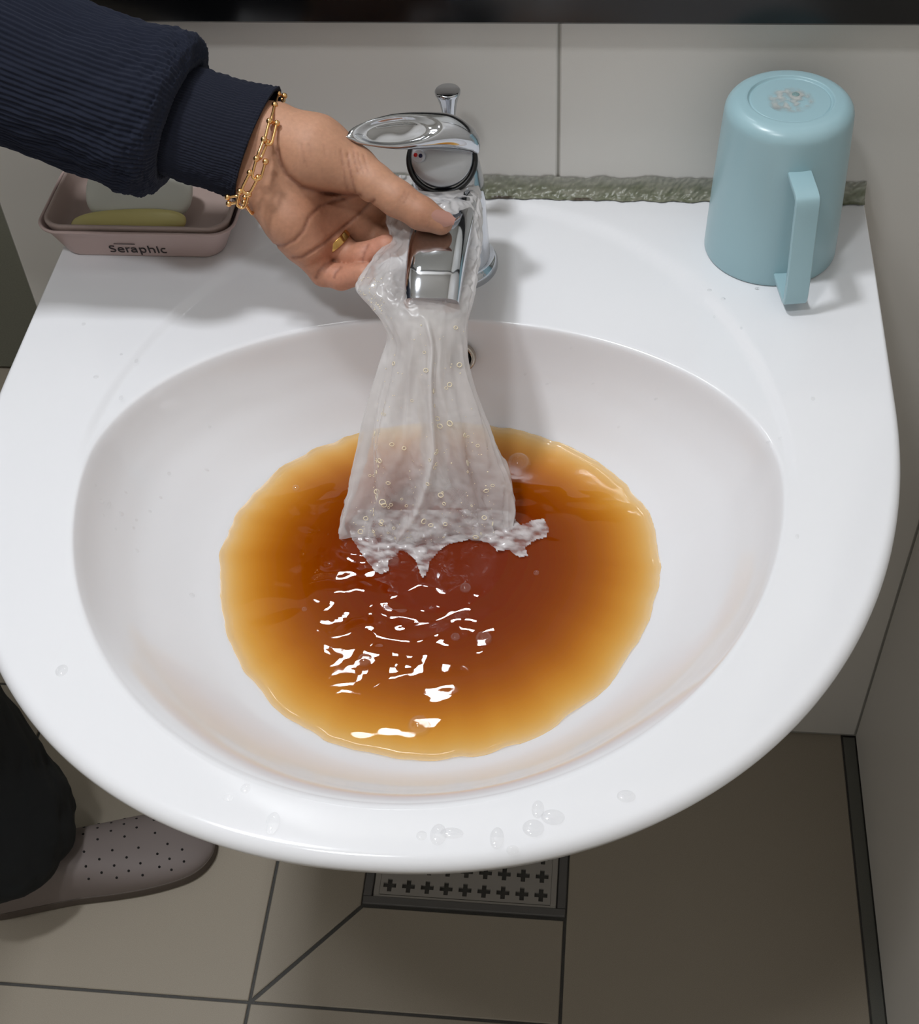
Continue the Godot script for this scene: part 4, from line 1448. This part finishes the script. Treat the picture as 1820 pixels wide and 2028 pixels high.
func plastic_bag() -> void:
	var film := film_mat(0.22)
	var t := thing("plastic_bag", Vector3(-0.017, WATER, 0.25), "thin translucent plastic bag tied over the spout, hanging into the water", "bag")
	var o := -t.position
	# left edge, right edge, how far it bulges to the front and back, opacity
	var levels := [
		[Vector3(-0.0484, 0.7749, 0.0892), Vector3(0.0051, 0.7710, 0.0855), 0.024, 0.012, 0.58], [Vector3(-0.0506, 0.7732, 0.0991), Vector3(0.0073, 0.7674, 0.0938), 0.029, 0.010, 0.58], [Vector3(-0.0517, 0.7704, 0.1130), Vector3(0.0093, 0.7652, 0.1066), 0.032, 0.010, 0.56], [Vector3(-0.0510, 0.7672, 0.1301), Vector3(0.0110, 0.7619, 0.1237), 0.026, 0.012, 0.52], [Vector3(-0.0479, 0.7653, 0.1454), Vector3(0.0119, 0.7599, 0.1395), 0.020, 0.014, 0.42],
		[Vector3(-0.0546, 0.7638, 0.1587), Vector3(0.0122, 0.7580, 0.1551), 0.019, 0.015, 0.40], [Vector3(-0.0621, 0.7604, 0.1758), Vector3(0.0119, 0.7574, 0.1695), 0.019, 0.016, 0.40], [Vector3(-0.0636, 0.7574, 0.1855), Vector3(0.0116, 0.7557, 0.1821), 0.019, 0.016, 0.40], [Vector3(-0.0539, 0.7520, 0.1947), Vector3(0.0098, 0.7515, 0.1917), 0.019, 0.016, 0.42],
		[Vector3(-0.0463, 0.7467, 0.2010), Vector3(0.0077, 0.7454, 0.1989), 0.019, 0.016, 0.52], [Vector3(-0.0423, 0.7377, 0.2061), Vector3(0.0069, 0.7373, 0.2036), 0.020, 0.016, 0.58], [Vector3(-0.0462, 0.7258, 0.2140), Vector3(0.0072, 0.7235, 0.2101), 0.021, 0.018, 0.62], [Vector3(-0.0522, 0.7087, 0.2236), Vector3(0.0115, 0.7074, 0.2170), 0.022, 0.020, 0.64], [Vector3(-0.0596, 0.6887, 0.2352), Vector3(0.0192, 0.6866, 0.2257), 0.023, 0.022, 0.62], [Vector3(-0.0653, 0.6694, 0.2457), Vector3(0.0258, 0.6671, 0.2345), 0.022, 0.024, 0.58], [Vector3(-0.0711, 0.6498, 0.2565), Vector3(0.0338, 0.6487, 0.2435), 0.020, 0.026, 0.55], [Vector3(-0.0768, 0.6322, 0.2652), Vector3(0.0376, 0.6306, 0.2512), 0.017, 0.027, 0.55], [Vector3(-0.0774, 0.6224, 0.2703), Vector3(0.0375, 0.6198, 0.2574), 0.011, 0.026, 0.60]]
	var ls := []
	var rs := []
	var bs := []
	for e in levels:
		ls.append(e[0])
		rs.append(e[1])
		bs.append(Vector3(e[2], e[3], e[4]))
	ls = smooth_path(ls, 10)
	rs = smooth_path(rs, 10)
	bs = smooth_path(bs, 10)
	var rows := []
	var cols := []
	var w := 220
	for k in ls.size():
		var u := float(k) / (ls.size() - 1)
		var c: Vector3 = (ls[k] + rs[k]) / 2.0
		var x: Vector3 = (rs[k] - ls[k]) / 2.0
		var n := Vector3(0.0, lerpf(0.75, 0.1, smoothstep(0.25, 0.75, u)), 1.0).normalized()
		var row := PackedVector3Array()
		var col := PackedColorArray()
		for j in w:
			var a := TAU * j / w
			var bulge: float = bs[k].x if sin(a) > 0.0 else bs[k].y
			var p: Vector3 = c + x * cos(a) + n * sin(a) * bulge
			var out := (x.normalized() * cos(a) + n * sin(a)).normalized()
			# crinkles: a few long folds that run down, sharper where the hand bunches it
			var f := noise.get_noise_3d(cos(a) * 1.3, sin(a) * 1.3, u * 2.6 + a * 0.5) * 0.011 * smoothstep(0.5, 0.8, u)
			f -= pow(absf(noise.get_noise_3d(cos(a) * 1.3 + 7.0, sin(a) * 1.3, u * 2.2 + a * 0.5)), 1.1) * 0.009 * (0.15 + 0.85 * smoothstep(0.45, 0.9, u))
			f -= absf(fine.get_noise_3d(p.x * 70.0, p.y * 70.0, p.z * 70.0)) * 0.0055 * (1.0 - smoothstep(0.3, 0.55, u))
			f -= absf(fine.get_noise_3d(p.x * 110.0, p.y * 60.0, p.z * 110.0)) * 0.0032 * smoothstep(0.6, 1.0, u)
			# one long pleat at the middle front
			var pleat := 1.45 + 0.12 * sin(u * 7.0) + 0.35 * smoothstep(0.75, 1.0, u)
			var g := exp(-pow((a - pleat) / 0.055, 2.0)) * smoothstep(0.46, 0.56, u)
			f += g * 0.0045
			p += Vector3(0.039, -0.666, 0.745) * 0.011 * maxf(sin(a), 0.0) * (1.0 - smoothstep(0.0, 0.16, u))
			p += out * f * (1.0 if absf(cos(a)) < 0.97 else 0.4)
			row.append(p)
			var al: float = bs[k].z
			al += 0.10 * noise.get_noise_3d(cos(a) * 3.0, sin(a) * 3.0, u * 9.0) + 0.28 * g + 0.25 * pow(absf(cos(a)), 10.0)
			al += 0.25 * pow(absf(fine.get_noise_3d(p.x * 70.0, p.y * 70.0, p.z * 70.0)), 2.0) - 0.12 * smoothstep(0.5, 0.7, u) - 0.10 * smoothstep(0.65, 0.85, u)
			# tight and clear over the spout
			if sin(a) > 0.0:
				var over := smoothstep(0.30, 0.34, u) * (1.0 - smoothstep(0.42, 0.455, u)) * (1.0 - smoothstep(0.42, 0.62, absf(cos(a) - 0.12)))
				al = lerpf(al, 0.13, over)
			col.append(Color(0.80, 0.77, 0.76, clampf(al, 0.04, 0.95)))
		rows.append(row)
		cols.append(col)
	part("film", skin(rows, true, false, false, cols), film, t, o)
	# torn hem afloat on the water
	var edge := [Vector3(-0.0717, 0.6204, 0.2612), Vector3(-0.0686, 0.6204, 0.2724), Vector3(-0.0592, 0.6204, 0.2866), Vector3(-0.0487, 0.6204, 0.3003), Vector3(-0.0439, 0.6204, 0.3025), Vector3(-0.0390, 0.6204, 0.2998), Vector3(-0.0406, 0.6204, 0.2923), Vector3(-0.0362, 0.6204, 0.2861), Vector3(-0.0341, 0.6204, 0.2818), Vector3(-0.0292, 0.6204, 0.2840), Vector3(-0.0239, 0.6204, 0.2897), Vector3(-0.0211, 0.6204, 0.2971), Vector3(-0.0176, 0.6204, 0.3052), Vector3(-0.0147, 0.6204, 0.3017), Vector3(-0.0139, 0.6204, 0.2916), Vector3(-0.0097, 0.6204, 0.2821), Vector3(-0.0026, 0.6204, 0.2749), Vector3(0.0095, 0.6204, 0.2708), Vector3(0.0222, 0.6204, 0.2727), Vector3(0.0283, 0.6204, 0.2800), Vector3(0.0357, 0.6204, 0.2779), Vector3(0.0432, 0.6204, 0.2842), Vector3(0.0489, 0.6204, 0.2822), Vector3(0.0466, 0.6204, 0.2756), Vector3(0.0508, 0.6204, 0.2702), Vector3(0.0597, 0.6204, 0.2654), Vector3(0.0612, 0.6204, 0.2575), Vector3(0.0561, 0.6204, 0.2481), Vector3(0.0496, 0.6204, 0.2503), Vector3(0.0413, 0.6204, 0.2551), Vector3(0.0321, 0.6204, 0.2423), Vector3(-0.0198, 0.6204, 0.2450), Vector3(-0.0669, 0.6204, 0.2475)]
	var poly := PackedVector2Array()
	for p in edge:
		poly.append(Vector2(p.x, p.z))
	part("torn_hem", sheet(poly, 0.0017), film, t, o)
	# water running down inside
	var jet := []
	for k in 30:
		var s := k / 29.0
		var p := Vector3(-0.0178, 0.757, 0.199).lerp(Vector3(-0.017, WATER + 0.001, 0.222), s)
		var r := lerpf(0.0105, 0.0085, s) + 0.0012 * sin(k * 0.9)
		jet.append(ring(p, Vector3(r, 0, 0), Vector3(0, 0, r * 0.7), 32))
	var jm := clear_mat(Color(0.97, 0.96, 0.94), 0.35, 0.08)
	solo("water_stream", skin(jet, true, true, true, [], true), jm, "clear stream of tap water falling from the spout inside the bag", "water")
	# trapped bubbles and drops on the film
	var rng := RandomNumberGenerator.new()
	rng.seed = 5
	var pearl := mat(Color(0.95, 0.90, 0.78), 0.06)
	pearl.metallic_specular = 0.9
	var circle := tube(Array(ring(Vector3.ZERO, Vector3.RIGHT, Vector3.BACK, 20)), 0.2, 6, true)
	var spots := [[circle, 75, 0.0008, 0.0019, "trapped_bubbles"], [bead_mesh(), 230, 0.00025, 0.0005, "film_beads"]]
	for sp in spots:
		var where := []
		for k in int(sp[1]):
			var lv := int(lerpf(rows.size() * 0.50, rows.size() - 3.0, pow(rng.randf(), 0.5)))
			var j := int(rng.randf_range(0.07, 0.43) * w)
			if k % 4 == 0 and sp[1] > 100:
				lv = int(rows.size() * rng.randf_range(0.34, 0.50))
				j = int(rng.randf_range(0.34, 0.44) * w)
			var p: Vector3 = rows[lv][j]
			var nn: Vector3 = (rows[lv + 1][j] - p).cross(rows[lv][(j + 1) % w] - p).normalized()
			if nn.z < 0.0:
				nn = -nn
			var r: float = lerpf(sp[2], sp[3], pow(rng.randf(), 2.0))
			var q := rng.randf_range(0.75, 1.0)
			where.append(Transform3D(Basis(Quaternion(Vector3.UP, nn)) * Basis(Vector3.UP, rng.randf() * TAU).scaled(Vector3(r, r, r * q)), p + nn * 0.0003))
		var mm := MultiMesh.new()
		mm.transform_format = MultiMesh.TRANSFORM_3D
		mm.mesh = sp[0]
		mm.instance_count = where.size()
		for k in where.size():
			mm.set_instance_transform(k, where[k])
		var mi := MultiMeshInstance3D.new()
		mi.name = sp[4]
		mi.multimesh = mm
		mi.material_override = pearl
		mi.position = o
		mi.set_meta("kind", "stuff")
		t.add_child(mi)


# a wrinkled sheet over an outline in (x, z)
func sheet(poly: PackedVector2Array, height: float) -> ArrayMesh:
	var v := PackedVector3Array()
	var cols := PackedColorArray()
	var idx := PackedInt32Array()
	var lo := poly[0]
	var hi := poly[0]
	for p in poly:
		lo = lo.min(p)
		hi = hi.max(p)
	var step := 0.0011
	var nx := int((hi.x - lo.x) / step) + 2
	var nz := int((hi.y - lo.y) / step) + 2
	var own := {}
	for i in nx:
		for j in nz:
			var p := lo + Vector2(i, j) * step
			if not Geometry2D.is_point_in_polygon(p, poly):
				continue
			own[i * 4096 + j] = v.size()
			var e := absf(noise.get_noise_2d(p.x * 60.0, p.y * 110.0)) + 0.4 * absf(fine.get_noise_2d(p.x * 160.0, p.y * 240.0))
			v.append(Vector3(p.x, WATER + 0.0012 + height * e, p.y))
			cols.append(Color(0.80, 0.77, 0.77, clampf(0.30 + 0.55 * noise.get_noise_2d(p.x * 70.0 + 9.0, p.y * 120.0) + 0.5 * e, 0.1, 0.75)))
	for i in nx - 1:
		for j in nz - 1:
			var a = own.get(i * 4096 + j)
			var b = own.get((i + 1) * 4096 + j)
			var c = own.get(i * 4096 + j + 1)
			var d = own.get((i + 1) * 4096 + j + 1)
			if a != null and b != null and d != null:
				idx.append_array([a, b, d])
			if a != null and c != null and d != null:
				idx.append_array([a, d, c])
	return surface(v, idx, cols)


# ---------------------------------------------------------------- drops and bubbles
func bead_mesh() -> ArrayMesh:
	var prof := []
	for k in 8:
		var a := PI / 2 * k / 7.0
		prof.append([maxf(cos(a), 0.01), 0.55 * sin(a)])
	return lathe(prof, 18, true, true)


func droplets() -> void:
	var clear := clear_mat(Color(1, 1, 1), 0.02, 0.0)
	var dome := bead_mesh()
	var rng := RandomNumberGenerator.new()
	rng.seed = 3
	var left := [Vector3(-0.1694, 0.6403, 0.2347), Vector3(-0.2176, 0.6882, 0.2956), Vector3(-0.2136, 0.6808, 0.3021), Vector3(-0.2107, 0.6750, 0.2999), Vector3(-0.2051, 0.6664, 0.2994), Vector3(-0.2046, 0.6677, 0.3133), Vector3(-0.1981, 0.6578, 0.3032), Vector3(-0.1906, 0.6495, 0.2693), Vector3(-0.1892, 0.6521, 0.2501), Vector3(-0.1931, 0.6543, 0.3186), Vector3(-0.1698, 0.6564, 0.2102), Vector3(-0.2066, 0.6673, 0.2819), Vector3(-0.1937, 0.6518, 0.2835), Vector3(-0.1983, 0.6573, 0.2961), Vector3(-0.2109, 0.6773, 0.3105), Vector3(-0.1593, 0.6298, 0.3327)]
	var right := [Vector3(0.0700, 0.6859, 0.1539), Vector3(0.0849, 0.6637, 0.1644), Vector3(0.0541, 0.6555, 0.1568), Vector3(0.1032, 0.6432, 0.1838), Vector3(0.2042, 0.6995, 0.3245), Vector3(0.1993, 0.6994, 0.2458), Vector3(0.1923, 0.6968, 0.2469), Vector3(0.0386, 0.6596, 0.1522), Vector3(0.1264, 0.6698, 0.1838)]
	var deck := [Vector3(-0.2376, 0.6996, 0.2110), Vector3(-0.2159, 0.6994, 0.2293), Vector3(-0.2148, 0.6996, 0.1943), Vector3(-0.2266, 0.6996, 0.1884), Vector3(0.1604, 0.6996, 0.1077), Vector3(0.1692, 0.6996, 0.1164), Vector3(0.1800, 0.6996, 0.1457), Vector3(0.1630, 0.6996, 0.1352), Vector3(0.1923, 0.6996, 0.1049), Vector3(0.2213, 0.6996, 0.2107), Vector3(-0.2606, 0.6996, 0.1591)]
	var rim := [Vector3(-0.0858, 0.6996, 0.5119), Vector3(-0.0781, 0.6994, 0.5061), Vector3(-0.0609, 0.6996, 0.5242), Vector3(0.0129, 0.6996, 0.5259), Vector3(0.0209, 0.6996, 0.5248), Vector3(0.0493, 0.6996, 0.5247), Vector3(0.0573, 0.6996, 0.5306), Vector3(0.1108, 0.6996, 0.4976), Vector3(0.0681, 0.6996, 0.5078), Vector3(0.0756, 0.6996, 0.5115), Vector3(0.0665, 0.6996, 0.5181), Vector3(-0.1925, 0.6996, 0.4414), Vector3(0.0274, 0.6996, 0.5235)]
	var k := 0
	for set_ in [[left, 0.0010, 0.0019, "clear water drop clinging to the left slope of the bowl", "drops on the left slope of the bowl"], [right, 0.0009, 0.0016, "clear water drop on the right side of the bowl", "drops on the right side of the bowl"], [deck, 0.0010, 0.0018, "small clear water drop on the flat back deck of the basin", "drops on the basin's deck"], [rim, 0.0024, 0.0052, "wide flat water splash on the front rim of the basin", "splashes on the basin's front rim"]]:
		for p in set_[0]:
			k += 1
			var r := rng.randf_range(set_[1], set_[2])
			var called: String = set_[3]
			if set_[0] == rim:
				called = ["wide water splash left of the front rim's middle, nearest the bowl edge", "small water splash just behind the wide left one on the front rim", "curved water splash on the front rim above the toe of the slipper", "flat water splash at the lowest point of the front rim, left one of a pair", "flat water splash at the lowest point of the front rim, right one of a pair", "long water splash on the front rim above the floor drain", "water splash at the outer edge of the front rim above the drain", "lone round water drop on the right part of the front rim", "upper left splash of the small cluster right of the front rim's middle", "upper right splash of the small cluster right of the front rim's middle", "lowest splash of the small cluster right of the front rim's middle", "lone water drop far left on the rim above the trouser leg", "small water splash beside the lowest pair on the front rim"][rim.find(p)]
			var d := solo("water_drop", dome, clear, called, "water drop", set_[4], p)
			var q := rng.randf_range(0.7, 1.4)
			d.basis = Basis(Vector3.UP, rng.randf() * TAU).scaled(Vector3(r * q, r * (0.55 if set_[1] > 0.002 else 0.9), r / q))
			if set_[0] == left:
				d.basis = Basis(Vector3.BACK, -0.6) * d.basis
			elif set_[0] == right:
				d.basis = Basis(Vector3.BACK, 0.5) * d.basis
	# bubbles on the water
	var shell := clear_mat(Color(1, 0.97, 0.95), 0.03, 0.0)
	var wet := [
		[Vector3(0.0366, 0.6204, 0.1995), 0.0082, "large water bubble floating right of the plastic bag"], [Vector3(-0.0070, 0.6204, 0.4133), 0.0068, "water bubble floating near the front edge of the brown water"], [Vector3(-0.0455, 0.6204, 0.3689), 0.0046, "bubble floating left of the middle of the brown water"], [Vector3(-0.0383, 0.6204, 0.2905), 0.0046, "bubble floating under the bag's torn left tip"],
		[Vector3(0.0253, 0.6204, 0.3483), 0.0052, "bubble floating right of the middle of the brown water"], [Vector3(0.0105, 0.6204, 0.3097), 0.0038, "bubble floating below the middle of the torn hem"], [Vector3(0.0542, 0.6204, 0.2949), 0.0020, "tiny bubble floating below the bag's torn right tip"], [Vector3(-0.0888, 0.6204, 0.3324), 0.0018, "tiny bubble floating at the left of the brown water"], [Vector3(-0.1124, 0.6204, 0.2301), 0.0026, "tiny bubble floating behind the bag at the water's left edge"], [Vector3(0.0079, 0.6204, 0.3482), 0.0030, "small bubble beside the larger one right of the middle"]]
	for b in wet:
		var prof := []
		for j in 12:
			var a := PI / 2 * j / 11.0
			prof.append([maxf(cos(a) * b[1], 0.0001), sin(a) * b[1] * 0.85])
		solo("water_bubble", lathe(prof, 32, false, true), shell, b[2], "bubble", "", b[0])
